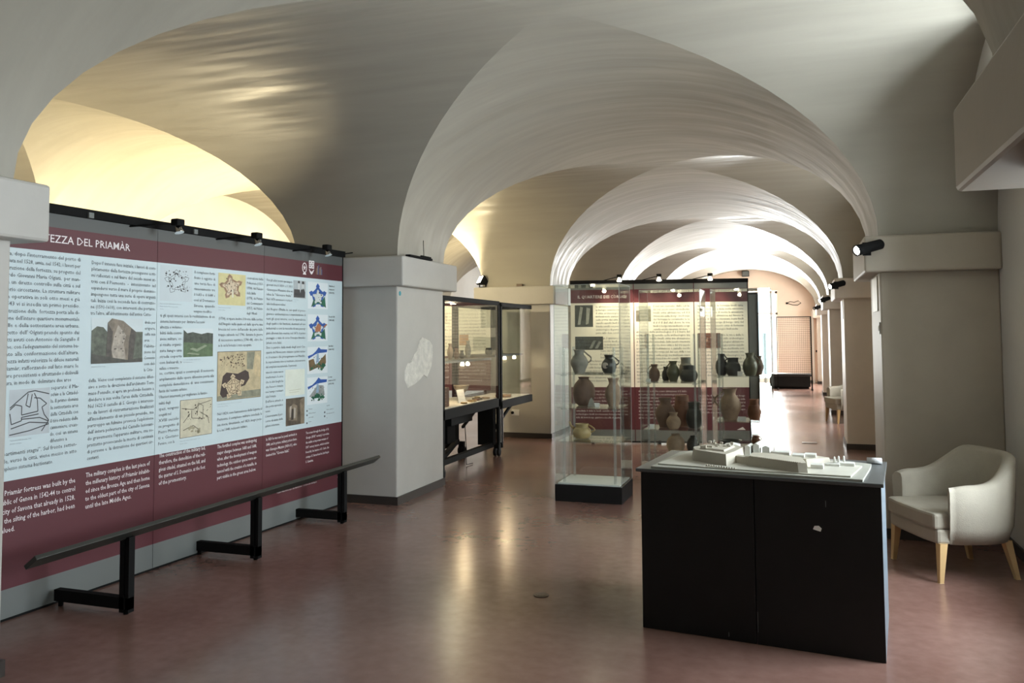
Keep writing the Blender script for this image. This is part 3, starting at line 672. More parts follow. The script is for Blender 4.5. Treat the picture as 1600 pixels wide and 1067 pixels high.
for q in (((.335, .415), (.50, .615), .022, .092), ((.47, .50), (.44, .56), .022, .10), ((.512, .545), (.46, .60), .022, .112), ((.56, .60), (.47, .53), .022, .098), ((.62, .72), (.35, .40), .066, .092),
          ((.74, .80), (.30, .36), .066, .088), ((.80, .855), (.33, .37), .066, .09), ((.84, .90), (.21, .25), .022, .052), ((.86, .97), (.33, .37), .022, .042), ((.95, 1.04), (.36, .39), .022, .046)):
    (x0, x1), (y0, y1), z0, z1 = q
    bb = MB(); xm = (x0 + x1) / 2
    bb.box(x0, x1, y0, y1, z0, z1 - .008)
    bb.v += [(x0, y0, z1 - .008), (x1, y0, z1 - .008), (x1, y1, z1 - .008), (x0, y1, z1 - .008), (xm if x1 - x0 < y1 - y0 else x0, (y0 if x1 - x0 < y1 - y0 else (y0 + y1) / 2), z1), (xm if x1 - x0 < y1 - y0 else x1, (y1 if x1 - x0 < y1 - y0 else (y0 + y1) / 2), z1)]
    n = len(bb.v) - 6
    if x1 - x0 < y1 - y0: F = [[n, n + 1, n + 4], [n + 1, n + 2, n + 5, n + 4], [n + 2, n + 3, n + 5], [n + 3, n, n + 4, n + 5]]
    else: F = [[n, n + 1, n + 5, n + 4], [n + 1, n + 2, n + 5], [n + 2, n + 3, n + 4, n + 5], [n + 3, n, n + 4]]
    for f_ in F: bb.face(f_)
    bb.build('building', WHITEM, model)
for x, y, z in ((.945, .345, .042), (.965, .35, .046), (.99, .36, .046)):
    bb = MB(); bb.lathe([(.006, z), (.005, z + .028), (.002, z + .034)], 8, T=Matrix.Translation((x, y, 0))); bb.build('turret', WHITEM, model)
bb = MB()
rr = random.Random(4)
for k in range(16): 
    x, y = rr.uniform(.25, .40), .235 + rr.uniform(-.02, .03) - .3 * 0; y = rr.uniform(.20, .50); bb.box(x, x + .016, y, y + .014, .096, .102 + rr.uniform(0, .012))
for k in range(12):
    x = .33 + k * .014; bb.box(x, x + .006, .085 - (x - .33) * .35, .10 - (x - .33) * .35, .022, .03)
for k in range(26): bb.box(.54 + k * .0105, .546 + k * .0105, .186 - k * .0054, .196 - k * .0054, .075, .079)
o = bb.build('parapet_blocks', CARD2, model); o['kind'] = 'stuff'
b = MB(); T = Matrix.Translation((PLX, PLY, 0)) @ Matrix.Rotation(PROT, 4, 'Z')
b.lathe([(.017, 0), (.017, .075)], 14, T=T @ Matrix.Translation((1.09, .63, PH + .017)) @ Matrix.Rotation(R(90), 4, 'Y'))
b.lathe([(.011, .001), (.011, .076)], 12, T=T @ Matrix.Translation((1.09, .63, PH + .017)) @ Matrix.Rotation(R(90), 4, 'Y'))
tag(b.build('paper_roll', mat('grey_paper', (.42, .42, .42), .6)), 'short grey roll on the far right corner of the black plinth', 'roll')

# ------------------------------------------------------------------ pottery
def clay(name, c, rough=.7): return mat(name, c, rough, var=.28, vscale=9, bump=.12, bscale=45)
CLAY = {'brown': clay('brown_clay', (.15, .085, .055)), 'dark': clay('dark_glazed_clay', (.035, .035, .028), .38), 'grey': clay('grey_clay', (.26, .24, .20)),
        'tan': clay('tan_clay', (.34, .23, .15)), 'red': clay('red_clay', (.24, .10, .055)), 'pale': clay('pale_clay', (.44, .37, .29)), 'green': clay('green_glaze', (.10, .10, .055), .35), 'ochre': clay('ochre_glaze', (.40, .29, .13), .45)}
def sp(pts, n=5):
    out = []
    for i in range(len(pts) - 1):
        p0 = pts[max(i - 1, 0)]; p1 = pts[i]; p2 = pts[i + 1]; p3 = pts[min(i + 2, len(pts) - 1)]
        for k in range(n):
            t = k / n
            out.append(tuple(.5 * (2 * b_ + (c_ - a_) * t + (2 * a_ - 5 * b_ + 4 * c_ - d_) * t * t + (-a_ + 3 * b_ - 3 * c_ + d_) * t ** 3) for a_, b_, c_, d_ in zip(p0, p1, p2, p3)))
    return out + [pts[-1]]
PROFILES = {   # radius and height as fractions of width and height
    'jug': [(.30, 0), (.40, .10), (.50, .36), (.44, .60), (.27, .78), (.26, .88), (.32, 1.0)],
    'slim': [(.28, 0), (.36, .15), (.50, .42), (.40, .66), (.26, .80), (.28, .92), (.34, 1.0)],
    'squat': [(.32, 0), (.44, .14), (.50, .40), (.42, .66), (.34, .76), (.36, 1.0)],
    'round': [(.24, 0), (.40, .12), (.50, .42), (.45, .70), (.28, .88), (.22, .93), (.26, 1.0)],
    'cyl': [(.38, 0), (.46, .2), (.50, .5), (.42, .8), (.40, 1.0)],
    'bowl': [(.20, 0), (.24, .12), (.40, .5), (.50, 1.0)],
    'dish': [(.30, 0), (.36, .3), (.50, 1.0)],
}
def pot(kind, shape, col, x, y, z, w, h, label, handle=None, spout=False, group=None, rot=0):
    t = thing(kind, label, kind.split('_')[-1], (x, y, z), rot, group)
    prof = sp([(r * w, q * h) for r, q in PROFILES[shape]])
    lip = prof[-1][0]
    inner = [(max(.004, r - .008), q) for r, q in prof[::-1][:12] if True]
    b = MB(); b.lathe(prof + inner, 22); b.build('body', CLAY[col], t)
    def rad(q):
        for (r0, z0), (r1, z1) in zip(prof, prof[1:]):
            if z0 <= q <= z1: return r0 + (r1 - r0) * (q - z0) / max(1e-6, z1 - z0)
        return lip
    if handle is not None:
        ca, sa = cos(R(handle)), sin(R(handle))
        pts = []
        for s in range(11):
            a = s / 10; q = h * (.93 - .50 * a); r = rad(q) - .006 + .30 * w * sin(pi * a) ** .8
            pts.append((r * ca, r * sa, q))
        b = MB(); b.tube(pts, max(.006, .045 * w), 7); b.build('handle', CLAY[col], t)
    if spout:
        a = R((handle or 0) + 180); b = MB(); ca, sa = cos(a), sin(a)
        q = h * .62; r = rad(q)
        b.tube([((r - .012) * ca, (r - .012) * sa, q), ((r + .03) * ca, (r + .03) * sa, q + .03), ((r + .045) * ca, (r + .045) * sa, q + .07)], [.016, .012, .010], 8); b.build('spout', CLAY[col], t)
    return t

# ------------------------------------------------------------------ acrylic showcases
def showcase(label, x0, y0, w, d, shelves, rod_top, top=2.02, gap=.075, rot=0):
    t = thing('glass_showcase', label, 'showcase', (x0, y0, 0), rot, 'tall acrylic showcases of pottery')
    one_box('plinth', BLACKW, t, 0, w, 0, d, 0, .155, bevel=.004)
    one_box('deck', WHITEP, t, .025, w - .025, .025, d - .025, .155, .168)
    g = .006
    for nm, q in (('glass_pane', (.006, w - .006, .004, .004 + g, .156, top - g)), ('glass_pane', (.006, w - .006, d - .004 - g, d - .004, .156, top - g)),
                  ('glass_pane', (.004, .004 + g, .011, d - .011, .156, top - g)), ('glass_pane', (w - .004 - g, w - .004, .011, d - .011, .156, top - g)), ('glass_lid', (.004, w - .004, .004, d - .004, top - g, top))):
        one_box(nm, GLASS, t, *q)
    for x in (gap, w - gap):
        for y in (gap, d - gap):
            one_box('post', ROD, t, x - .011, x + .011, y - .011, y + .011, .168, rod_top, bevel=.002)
    for z in shelves:
        s = one_box('shelf', GLASS, t, .025, w - .025, .025, d - .025, z - .008, z)
        b = MB()
        for x in (gap, w - gap):
            for y in (gap, d - gap): b.box(x - .024, x + .024, y - .024, y + .024, z - .020, z - .0085)
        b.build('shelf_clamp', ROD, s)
    # thin glass edges, the light they catch painted in as milky white
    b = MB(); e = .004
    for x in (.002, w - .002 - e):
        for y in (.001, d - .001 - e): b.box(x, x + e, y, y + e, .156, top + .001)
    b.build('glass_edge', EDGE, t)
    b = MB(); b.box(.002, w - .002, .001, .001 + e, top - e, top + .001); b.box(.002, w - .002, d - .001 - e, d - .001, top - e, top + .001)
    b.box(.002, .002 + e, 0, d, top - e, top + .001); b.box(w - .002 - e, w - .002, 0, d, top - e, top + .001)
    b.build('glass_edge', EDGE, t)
    return t
AX, AY = -2.165, 7.53
showcase('acrylic showcase on a black plinth, the only one with its whole base in view', AX, AY, .635, .53, (1.18, .865, .555), 1.43)
BX, BY = -1.545, 8.60
showcase('acrylic showcase behind the left end of the fortress model, packed with brown jugs', BX, BY, .63, .53, (1.05, .565, .30), 1.55, top=2.01)
CX, CY = -.83, 8.72
showcase('acrylic showcase nearest the second right pier, with a tan jug and a flat dish', CX, CY, .60, .53, (1.115, .655, .41), 1.55, top=2.01)
# left case
pot('jug', 'slim', 'grey', -1.985, 7.80, 1.18, .17, .225, 'mottled grey jug, left one on the top shelf of the left showcase', 10)
pot('jug', 'jug', 'dark', -1.695, 7.80, 1.18, .145, .175, 'dark jug with a pale medallion on the top shelf of the left showcase', 20)
b = MB(); b.lathe([(.03, 0), (.028, .004)], 14, T=Matrix.Translation((-1.715, 7.733, 1.255)) @ Matrix.Rotation(R(90), 4, 'X')); MED = b.build('medallion', CLAY['pale'])
_par = [o for o in bpy.data.objects if o.get('label', '').startswith('dark jug with a pale medallion')][0]
MED.parent = _par; MED.location = (1.695, -7.80, -1.18)
pot('jar', 'round', 'brown', -1.955, 7.85, .865, .215, .275, 'big round brown jar on the middle shelf of the left showcase', None)
pot('jar', 'slim', 'tan', -1.665, 7.85, .865, .165, .265, 'tall tan jar on the middle shelf of the left showcase', None)
pot('jug', 'squat', 'ochre', -1.965, 7.80, .555, .18, .14, 'broken ochre spouted jug alone on the lowest shelf of the left showcase', 0, True)
# middle case
pot('jug', 'jug', 'brown', -1.435, 8.86, 1.05, .12, .18, 'small brown jug, leftmost on the top shelf of the middle showcase', 180)
pot('jug', 'jug', 'dark', -1.33, 8.98, 1.05, .09, .15, 'little dark jug second from the end of the middle showcase top shelf', 0)
pot('jug', 'slim', 'green', -1.235, 8.86, 1.05, .14, .215, 'dark green narrow-necked jug mid top shelf of the middle showcase', 150)
pot('jar', 'squat', 'dark', -1.07, 8.86, 1.05, .18, .17, 'squat black glazed jar on the top shelf of the middle showcase', None)
pot('jug', 'squat', 'grey', -1.12, 9.00, 1.05, .15, .25, 'grey-brown jug behind the squat black glazed jar', 90)
pot('jug', 'slim', 'brown', -1.33, 8.90, .565, .22, .31, 'tall brown jug on the second shelf of the middle showcase', 100)
pot('jug', 'jug', 'tan', -1.225, 8.75, .565, .15, .17, 'small tan pot in front of the tall brown jug', None)
pot('jar', 'cyl', 'red', -1.17, 9.02, .565, .18, .33, 'reddish jar at the back of the second shelf, middle showcase', None)
pot('jar', 'squat', 'dark', -1.03, 8.90, .565, .17, .27, 'dark brown jar at the right of the second shelf, middle showcase', None)
pot('jar', 'round', 'tan', -1.22, 8.85, .30, .19, .20, 'round tan jar low in the middle showcase just over the model', None)
pot('jar', 'round', 'dark', -1.04, 8.85, .30, .13, .19, 'round dark jar low in the middle showcase beside the tan one', None)
# right case
pot('jug', 'jug', 'dark', -.745, 8.95, 1.115, .125, .225, 'dark narrow jug, leftmost on the top shelf of the right showcase', 0)
pot('jug', 'squat', 'dark', -.625, 8.92, 1.115, .16, .185, 'squat dark jug between two taller ones in the right showcase', 180)
pot('jug', 'jug', 'green', -.455, 8.92, 1.115, .15, .235, 'shiny dark green jug on the top shelf of the right showcase', 20)
pot('jug', 'slim', 'brown', -.375, 9.08, 1.115, .10, .20, 'brown jug tucked behind the shiny dark green one', 60)
pot('jug', 'slim', 'tan', -.665, 8.95, .655, .225, .325, 'large tan jug with handle on the second shelf of the right showcase', 180)
pot('jar', 'squat', 'red', -.425, 8.98, .655, .135, .215, 'plain reddish jar beside the large tan jug', None)
pot('dish', 'dish', 'dark', -.665, 8.95, .41, .23, .035, 'flat dark dish on the lowest shelf of the right showcase', None)
pot('pot', 'squat', 'red', -.415, 8.98, .41, .09, .085, 'tiny red pot beside the flat dark dish', 0)
def card(label, x, y, z, w=.05, h=.035, rot=0):
    T = Matrix.Translation((x, y, z)) @ Matrix.Rotation(rot, 4, 'Z') @ Matrix.Rotation(R(-25), 4, 'X')
    b = MB(); b.box(-w / 2, w / 2, -.002, .002, 0, h, 0, T)
    b.box(-w / 2, w / 2, -.002, .03, -.0, .002, 0, Matrix.Translation((x, y, z)) @ Matrix.Rotation(rot, 4, 'Z'))
    return tag(b.build('label_card', WHITEP), label, 'card', 'white caption cards in the showcases')
card('white caption card between the two jars of the left showcase', -1.80, 7.70, .866, .06, .04)
b = MB(); b.prism([(0, 0), (.07, .0), (.055, .05), (.03, .09), (.012, .06)], 0, .012, T=Matrix.Translation((-1.88, 7.70, .866)) @ Matrix.Rotation(R(72), 4, 'X'))
tag(b.build('sherd', CLAY['grey']), 'grey pottery sherd between the two jars of the left showcase', 'sherd')
card('white caption card at the left of the second shelf, middle showcase', -1.44, 8.68, .566, .05, .05)
card('white caption card at the left of the middle showcase top shelf', -1.47, 8.68, 1.051)
card('white caption card between the jugs on the right showcase top shelf', -.55, 8.80, 1.116, .05, .05)
card('white caption card beside the large tan jug in the right showcase', -.54, 8.80, .656, .08, .05)
# warm lamps that light the showcases from the top
def puck(parent_label, x, y, z, power):
    t = thing('puck_lamp', parent_label, 'lamp', (x, y, z))
    b = MB(); b.lathe([(.032, 0), (.032, .018), (.026, .02)], 14); b.build('lamp_body', CHROME, t)
    b = MB(); b.lathe([(.022, -.004), (.024, 0)], 14); b.build('lamp_bulb', BULB, t)
    point_light('puck_light', (x, y, z - .03), power, WARM, .02)
puck('small round halogen lamp on top of the left acrylic showcase', AX + .32, AY + .27, 2.021, 2.5)
puck('small round halogen lamp on top of the middle acrylic showcase', BX + .32, BY + .27, 2.011, 3)
puck('small round halogen lamp on top of the right acrylic showcase', CX + .25, CY + .27, 2.011, 2)

# ------------------------------------------------------------------ text board behind the showcases
Q0, Q1 = Vector((-3.06, 11.55, 0)), Vector((-.63, 12.05, 0))
QU = (Q1 - Q0).normalized(); QN = Vector((QU.y, -QU.x, 0)); QL = (Q1 - Q0).length
def TQ(u, z, w=0): return tuple(Q0 + QU * u + QN * w + Vector((0, 0, z)))
TQM = Matrix((QU, Vector((0, 0, 1)), QN)).transposed().to_4x4(); TQM.translation = Q0
board = thing('text_board', 'burgundy and cream text board standing behind the acrylic showcases', 'information panel')
cuts = [0, QL * .36, QL * .70, QL]
for k in range(3):
    a, c = cuts[k] + (.001 if k == 0 else .012), cuts[k + 1] - .001
    b = MB(); b.box(a, c, .04, .20, -.03, 0, 0, TQM); b.box(a, c, .20, .80, -.03, 0, 1, TQM); b.box(a, c, .80, 2.0, -.03, 0, 2, TQM); b.box(a, c, 2.0, 2.19, -.03, 0, 1, TQM); b.box(a, c, 2.19, 2.27, -.03, 0, 0, TQM)
    b.build('panel_sheet', [GREYB, BURG, PAPER2], board)
b = MB(); b.box(-.005, QL + .012, 2.27, 2.325, -.05, .03, 0, TQM); b.box(-.0, QL + .012, .02, .04, -.035, .004, 0, TQM); b.box(QL, QL + .012, .02, 2.32, -.035, .004, 0, TQM)
for c in cuts[1:3]: b.box(c, c + .011, .04, 2.27, -.03, -.004, 1, TQM)
b.build('panel_frame', [BLACKM, BURG], board)
for u in (.3, QL / 2, QL - .3):
    b = MB(); b.box(u - .02, u + .02, 0, 2.3, -.09, -.03, 0, TQM); b.box(u - .02, u + .02, 0, .05, -.4, .0, 0, TQM); b.build('rear_post', BLACKM, board)
b = MB()
text_block(b, TQ, .10, 2.115, .05, .062, ['IL QUARTIERE DEI CORSARI'], u1=.80, justify=False, squeeze=1.1, w=.002)
b.build('title_lettering', WHITE_INK, board)
def qblock(u0, ztop, u1, n, seed, dz=.047, size=.040, m=INK, ragged=.06):
    r = random.Random(seed); b = MB()
    words = ('il castello e la fortezza della citta con le mura del borgo tra il porto ed il colle dove sorge la cattedrale nel secolo '
             'medievale furono rinvenute molte ceramiche dallo scavo archeologico e nei livelli di abitazione del quartiere').split()
    lines = []
    for k in range(n):
        s = ''
        while len(s) < (u1 - u0) / (size * .40): s += r.choice(words) + ' '
        lines.append(s.strip())
    text_block(b, TQ, u0, ztop, dz, size, lines, u1, True, w=.002)
    return b.build('lettering', m, board)
qblock(.36, 1.965, .84, 9, 1); qblock(.06, 1.515, .84, 3, 2); qblock(.42, 1.38, .84, 4, 3); qblock(.12, 1.19, .84, 7, 4)
qblock(1.17, 1.965, 1.68, 8, 5); qblock(.93, 1.60, 1.68, 16, 6)
qblock(1.79, 1.965, 2.42, 8, 7); qblock(1.79, 1.55, 2.42, 13, 8)
qblock(.06, .76, .80, 9, 9, m=WHITE_INK, size=.036); qblock(.95, .76, 1.62, 9, 10, m=WHITE_INK, size=.036); qblock(1.79, .70, 2.42, 6, 11, m=WHITE_INK, size=.036)
picture(.06, .32, 1.66, 1.97, [((.06, .065, .06), .4, 14, [FULL]), ((.32, .33, .30), .2, 20, [[(.15, .1), (.3, .1), (.45, .9), (.3, .95)], [(.6, .1), (.75, .15), (.85, .85), (.65, .9)]])], TQ, board)
picture(.06, .46, 1.33, 1.52, [((.05, .055, .05), .4, 14, [FULL]), ((.25, .26, .24), .2, 20, [[(.5, .1), (.6, .1), (.75, .7), (.65, .7)], [(.7, .1), (.8, .1), (.95, .6), (.85, .65)]])], TQ, board)
picture(.93, 1.14, 1.73, 1.95, [((.20, .19, .15), .4, 14, [FULL]), ((.46, .45, .38), .2, 20, [[(0, .7), (1, .8), (1, 1), (0, 1)]])], TQ, board)
picture(1.79, 2.10, 1.35, 1.56, [((.16, .075, .05), .5, 18, [FULL]), ((.38, .25, .19), .3, 22, blobs(12, 55, .1, .9, .15, .85, .04, .1))], TQ, board)
b = MB(); b.poly([TQ(2.30, .21, .002), TQ(2.42, .21, .002), TQ(2.38, .25, .002)]); b.build('corner_mark', WHITE_INK, board)
for u in (.70, 1.25, 1.95):
    arm_lamp(board, TQM, u, 2.325, reach=.22, lit=True)
    p = Vector(TQ(u, 2.345, .29)); tt = Vector(TQ(u, 1.55, 0))
    spot_light('board_lamp_light', p, tt, 50, WARM, 95, .8, .02)

# dark grey board far behind
gb = thing('grey_board', 'plain dark grey standing board behind the right acrylic showcase', 'board')
b = MB(); b.box(-1.55, -.70, 17.0, 17.05, .12, 2.32); b.build('sheet', DGREY, gb)
b = MB(); b.box(-1.55, -.70, 16.985, 17.065, 2.32, 2.36); b.box(-.72, -.69, 16.98, 17.07, 0, 2.36); b.box(-1.56, -1.53, 16.98, 17.07, 0, 2.36); b.box(-1.58, -1.50, 16.8, 17.25, 0, .03); b.box(-.75, -.67, 16.8, 17.25, 0, .03)
b.build('panel_frame', BLACKM, gb)

# ------------------------------------------------------------------ wheeled black display case in the aisle arch
KX0, KX1, KY0, KYM, KY1 = -4.25, -3.60, 8.22, 10.05, 11.40
case = thing('display_case', 'wheeled black steel and glass display case between the left piers', 'display case')
one_box('table_slab', BLACKM, case, KX0, KX1, KY0, KYM - .02, .635, .745, bevel=.004)
one_box('table_slab', BLACKM, case, KX0, KX1, KYM + .02, KY1, .60, .70, bevel=.004)
one_box('case_top', BLACKM, case, KX0, KX1, KY0, KYM - .02, 1.93, 1.985, bevel=.004)
one_box('case_top', BLACKM, case, KX0, KX1, KYM + .02, KY1, 1.92, 1.975, bevel=.004)
lab(one_box('display_bed', WHITEP, case, KX0 + .03, KX1 - .03, KY0 + .03, KYM - .05, .746, .752), 'white bed under the finds')
lab(one_box('display_bed', WHITEP, case, KX0 + .03, KX1 - .03, KYM + .05, KY1 - .03, .701, .707), 'white bed under the finds')
for y in (KY0 + .02, KYM - .045, KYM + .045):
    for x in (KX0 + .02, KX1 - .02):
        one_box('case_post', BLACKM, case, x - .02, x + .02, y - .022, y + .022, .16, 1.95)
one_box('steel_strip', STEEL, case, KX1 - .004, KX1 + .003, KYM - .012, KYM + .002, .18, .60); one_box('steel_strip', STEEL, case, KX1 - .004, KX1 + .003, KYM + .075, KYM + .089, .18, .60)
for nm, q in (('glass_pane', (KX1 - .012, KX1 - .006, KY0 + .05, KYM - .07, .752, 1.93)), ('glass_pane', (KX1 - .012, KX1 - .006, KYM + .07, KY1 - .02, .707, 1.92)), ('glass_pane', (KX0 + .006, KX0 + .012, KYM + .07, KY1 - .02, .707, 1.92)),
              ('glass_pane', (KX0 + .03, KX1 - .03, KY1 - .018, KY1 - .012, .707, 1.92)), ('glass_pane', (KX0 + .05, KX1 - .05, KY0 + .01, KY0 + .016, .752, 1.93))):
    one_box(nm, GLASS, case, *q)
GSH = glass('shelf_glass', (.80, .86, .80), .10, .5)
one_box('case_shelf', mat('dark_shelf', (.10, .10, .09), .4), case, KX0 + .03, KX1 - .10, KY0 + .05, KYM - .07, 1.235, 1.262)
one_box('case_shelf', mat('dark_shelf_far', (.12, .12, .11), .4), case, KX0 + .03, KX1 - .10, KYM + .07, KY1 - .12, 1.265, 1.29)
aisle_board = thing('aisle_text_board', 'cream and burgundy text board seen through the wheeled display case', 'information panel')
K0, K1 = Vector((-5.45, 11.42, 0)), Vector((-4.36, 11.72, 0)); KU = (K1 - K0).normalized(); KN = Vector((KU.y, -KU.x, 0)); KL = (K1 - K0).length
def TK(u, z, w=0): return tuple(K0 + KU * u + KN * w + Vector((0, 0, z)))
TKM = Matrix((KU, Vector((0, 0, 1)), KN)).transposed().to_4x4(); TKM.translation = K0
b = MB(); b.box(0, KL, .72, 1.24, -.025, 0, 0, TKM); b.box(0, KL, 1.24, 2.0, -.025, 0, 1, TKM); b.build('panel_sheet', [BURG, PAPER2], aisle_board)
b = MB(); b.box(-.004, KL + .004, 2.0, 2.03, -.035, .01, 0, TKM)
for u in (.08, KL - .08): b.box(u - .015, u + .015, 0, 2.0, -.06, -.025, 0, TKM); b.box(u - .015, u + .015, 0, .03, -.3, .15, 0, TKM)
b.build('panel_frame', BLACKM, aisle_board)
b = MB(); wl = 'le ceramiche medievali di uso comune trovate nello scavo della fortezza e nel castello'.split()
r = random.Random(12)
for (u0, u1, zt, n, mi) in ((.30, .60, 1.90, 12, 0), (.64, 1.06, 1.94, 13, 0), (.05, .5, 1.14, 6, 1), (.58, 1.06, 1.14, 6, 1)):
    text_block(b, TK, u0, zt, .05, .038, [' '.join(r.choice(wl) for _ in range(int((u1 - u0) * 13))) for _ in range(n)], u1, True, mi, w=.002)
b.build('lettering', [INK, WHITE_INK], aisle_board)
picture(.06, .27, 1.78, 1.92, [((.07, .08, .07), .4, 14, [FULL]), ((.5, .52, .5), .1, 14, [[(0, .6), (1, .7), (1, 1), (0, 1)]])], TK, aisle_board)
picture(.12, .24, 1.50, 1.66, [((.30, .16, .10), .4, 14, [FULL])], TK, aisle_board)
picture(.66, .80, 1.40, 1.56, [((.45, .22, .10), .4, 14, [FULL])], TK, aisle_board)
# support frame, castors, transformer, cable
for y in (KY0 + .06, KYM - .10):
    one_box('leg', BLACKM, case, KX1 - .26, KX1 - .05, y - .05, y + .05, .16, .64); one_box('leg', BLACKM, case, KX0 + .03, KX0 + .09, y - .05, y + .05, .16, .64)
for q in ((KX0 + .06, KX0 + .12, KY0 + .1, KYM - .1, .15, .21), (KX1 - .12, KX1 - .06, KY0 + .1, KYM - .1, .13, .19)):
    one_box('base_rail', BLACKM, case, *q)
b = MB(); b.bar((KX1 - .09, KY0 + .05, .17), (KX0 + .09, KYM - .12, .19), .05, .05); b.build('cross_brace', BLACKM, case)
b = MB(); b.bar((KX0 + .1, KYM + .05, .35), (KX0 + .1, KYM + .75, .62), .03, .03); b.bar((KX1 - .1, KYM + .05, .35), (KX1 - .1, KYM + .75, .62), .03, .03); b.build('bracket', BLACKM, case)
for y in (KYM + .16, KYM + .24):
    one_box('slim_leg', BLACKM, case, KX1 - .09, KX1 - .06, y - .012, y + .012, .08, .60)
for x in (KX0 + .10, KX1 - .06):
    for y in (KY0 + .06, KYM + .02):
        c = one_box('castor_fork', BLACKM, case, x - .035, x + .035, y - .03, y + .03, .10, .17)
        for dx in (-.026, .026):
            b = MB(); b.lathe([(.028, -.014), (.055, -.012), (.055, .012), (.028, .014)], 18, T=Matrix.Translation((x + dx, y, .0555)) @ Matrix.Rotation(R(90), 4, 'Y')); b.build('wheel', BLACKM, c)
one_box('transformer', BLACKM, case, KX0 + .25, KX1 - .12, KY0 + .50, KY0 + 1.15, .52, .636, bevel=.006)
one_box('transformer', BLACKM, case, KX0 + .25, KX1 - .22, KY0 + .62, KY0 + .86, .30, .519, bevel=.004)
b = MB(); b.tube([(KX1 - .2, KY0 + 1.10, .53), (KX1 - .2, KY0 + 1.12, .35), (KX1 - .18, KY0 + 1.10, .16), (KX1 - .14, KY0 + 1.0, .015), (KX1 - .12, KY0 + 1.15, .01)], .006, 6); b.build('cable', BLACKM, case)
for k, (x, y, z) in enumerate(((KX1 - .12, 9.05, 1.222), (KX1 - .12, 9.22, 1.222), (KX1 - .12, 10.55, 1.252), (KX1 - .12, 10.95, 1.252))):
    b = MB(); b.lathe([(.020, -.03), (.024, -.012), (.018, 0), (.012, .012)], 12, T=Matrix.Translation((x, y, z))); b.build('lamp_bulb', BULB, case)
    if k in (0, 2): point_light('case_light', (x - .02, y + .08, z - .05), 9, (1, .72, .42), .03)
b = MB(); b.lathe([(.03, -.004), (.03, .002)], 14, T=Matrix.Translation((-3.9, 9.2, 1.928))); b.build('lamp_bulb', BULB, case)
point_light('case_light', (-3.85, 9.0, 1.88), 12, WARM, .03)
# things inside the case
G1 = 'small finds on the upper shelf of the display case'
specs = [(8.55, 'slim', .07, .14), (8.78, 'squat', .06, .09), (8.95, 'cyl', .05, .11), (9.18, 'slim', .075, .19), (9.38, 'jug', .07, .13), (9.55, 'squat', .06, .10), (9.75, 'slim', .08, .22)]
for k, (y, sh, w, h) in enumerate(specs):
    pot('vessel', sh, ('grey', 'tan', 'dark', 'tan', 'brown', 'dark', 'grey')[k], -3.93, y, 1.263, w, h,
        ('small grey vessel nearest the scraped pillar on the display case shelf', 'squat tan vessel second on the display case shelf', 'little dark vessel third on the display case shelf', 'tall tan vessel mid-way along the display case shelf', 'brown jug-shaped vessel on the display case shelf', 'squat dark vessel near the far end of the display case shelf', 'tallest grey vessel at the far end of the display case shelf')[k], None, group=G1)
pot('vessel', 'cyl', 'dark', -3.9, 10.42, 1.291, .10, .09, 'dark cup on the far shelf of the display case, nearer one', None)
pot('vessel', 'cyl', 'green', -3.9, 10.85, 1.291, .10, .07, 'low green cup on the far shelf of the display case', None)
pot('bowl', 'bowl', 'grey', -3.90, 9.45, .84, .20, .10, 'grey bowl raised on a stand in the display case', None)
b = MB(); b.lathe([(.05, 0), (.02, .02), (.02, .07), (.05, .087)], 14, T=Matrix.Translation((-3.90, 9.45, .7525)))
tag(b.build('bowl_stand', mat('smoky_stand', (.2, .2, .2), .3)), 'short stand under the grey bowl in the display case', 'stand')
b = MB(); b.box(-.07, .07, -.004, .004, 0, .16, 0, Matrix.Translation((-3.75, 9.12, .753)) @ Matrix.Rotation(R(75), 4, 'Z') @ Matrix.Rotation(R(-14), 4, 'X'))
tag(b.build('caption_card', WHITEP), 'tall white caption card leaning in the lower display case', 'card')
def sherd(label, y, x, s, col, z=.7525):
    r = random.Random(int(y * 1000)); k = 7
    P = [(s * r.uniform(.7, 1) * cos(2 * pi * i / k), s * r.uniform(.7, 1.1) * sin(2 * pi * i / k)) for i in range(k)]
    b = MB(); b.prism(P, 0, .012 + s * .15, T=Matrix.Translation((x, y, z)) @ Matrix.Rotation(r.uniform(0, 3), 4, 'Z'))
    return tag(b.build('sherd', CLAY[col], bevel=.004), label, 'sherd', 'pottery sherds laid in the lower display case')
for k, (y, x, s, c_, lb) in enumerate(((9.0, -3.68, .05, 'ochre', 'ochre sherd at the foot of the leaning caption card'), (9.3, -3.70, .065, 'ochre', 'yellow glazed sherd in front of the raised grey bowl'), (9.5, -3.72, .055, 'brown', 'brown sherd just beyond the raised grey bowl'),
        (9.62, -3.75, .07, 'green', 'green glazed sherd towards the middle post of the display case'), (9.78, -3.70, .06, 'pale', 'pale sherd beside the middle post of the display case'), (9.86, -3.85, .045, 'ochre', 'small ochre sherd behind the pale one by the middle post'))):
    sherd(lb, y, x, s, c_)
sherd('pale sherd in the far half of the display case', 10.35, -3.75, .07, 'pale', .7075)
sherd('broad tan sherd at the far end of the display case', 10.7, -3.78, .13, 'tan', .7075)
b = MB(); b.box(KX0 + .1, KX1 - .10, 8.32, 8.62, .753, .97); tag(b.build('brown_block', mat('brown_leather', (.16, .085, .05), .6, var=.3, vscale=7), bevel=.01), 'brown box-shaped block at the near end of the display case', 'block')

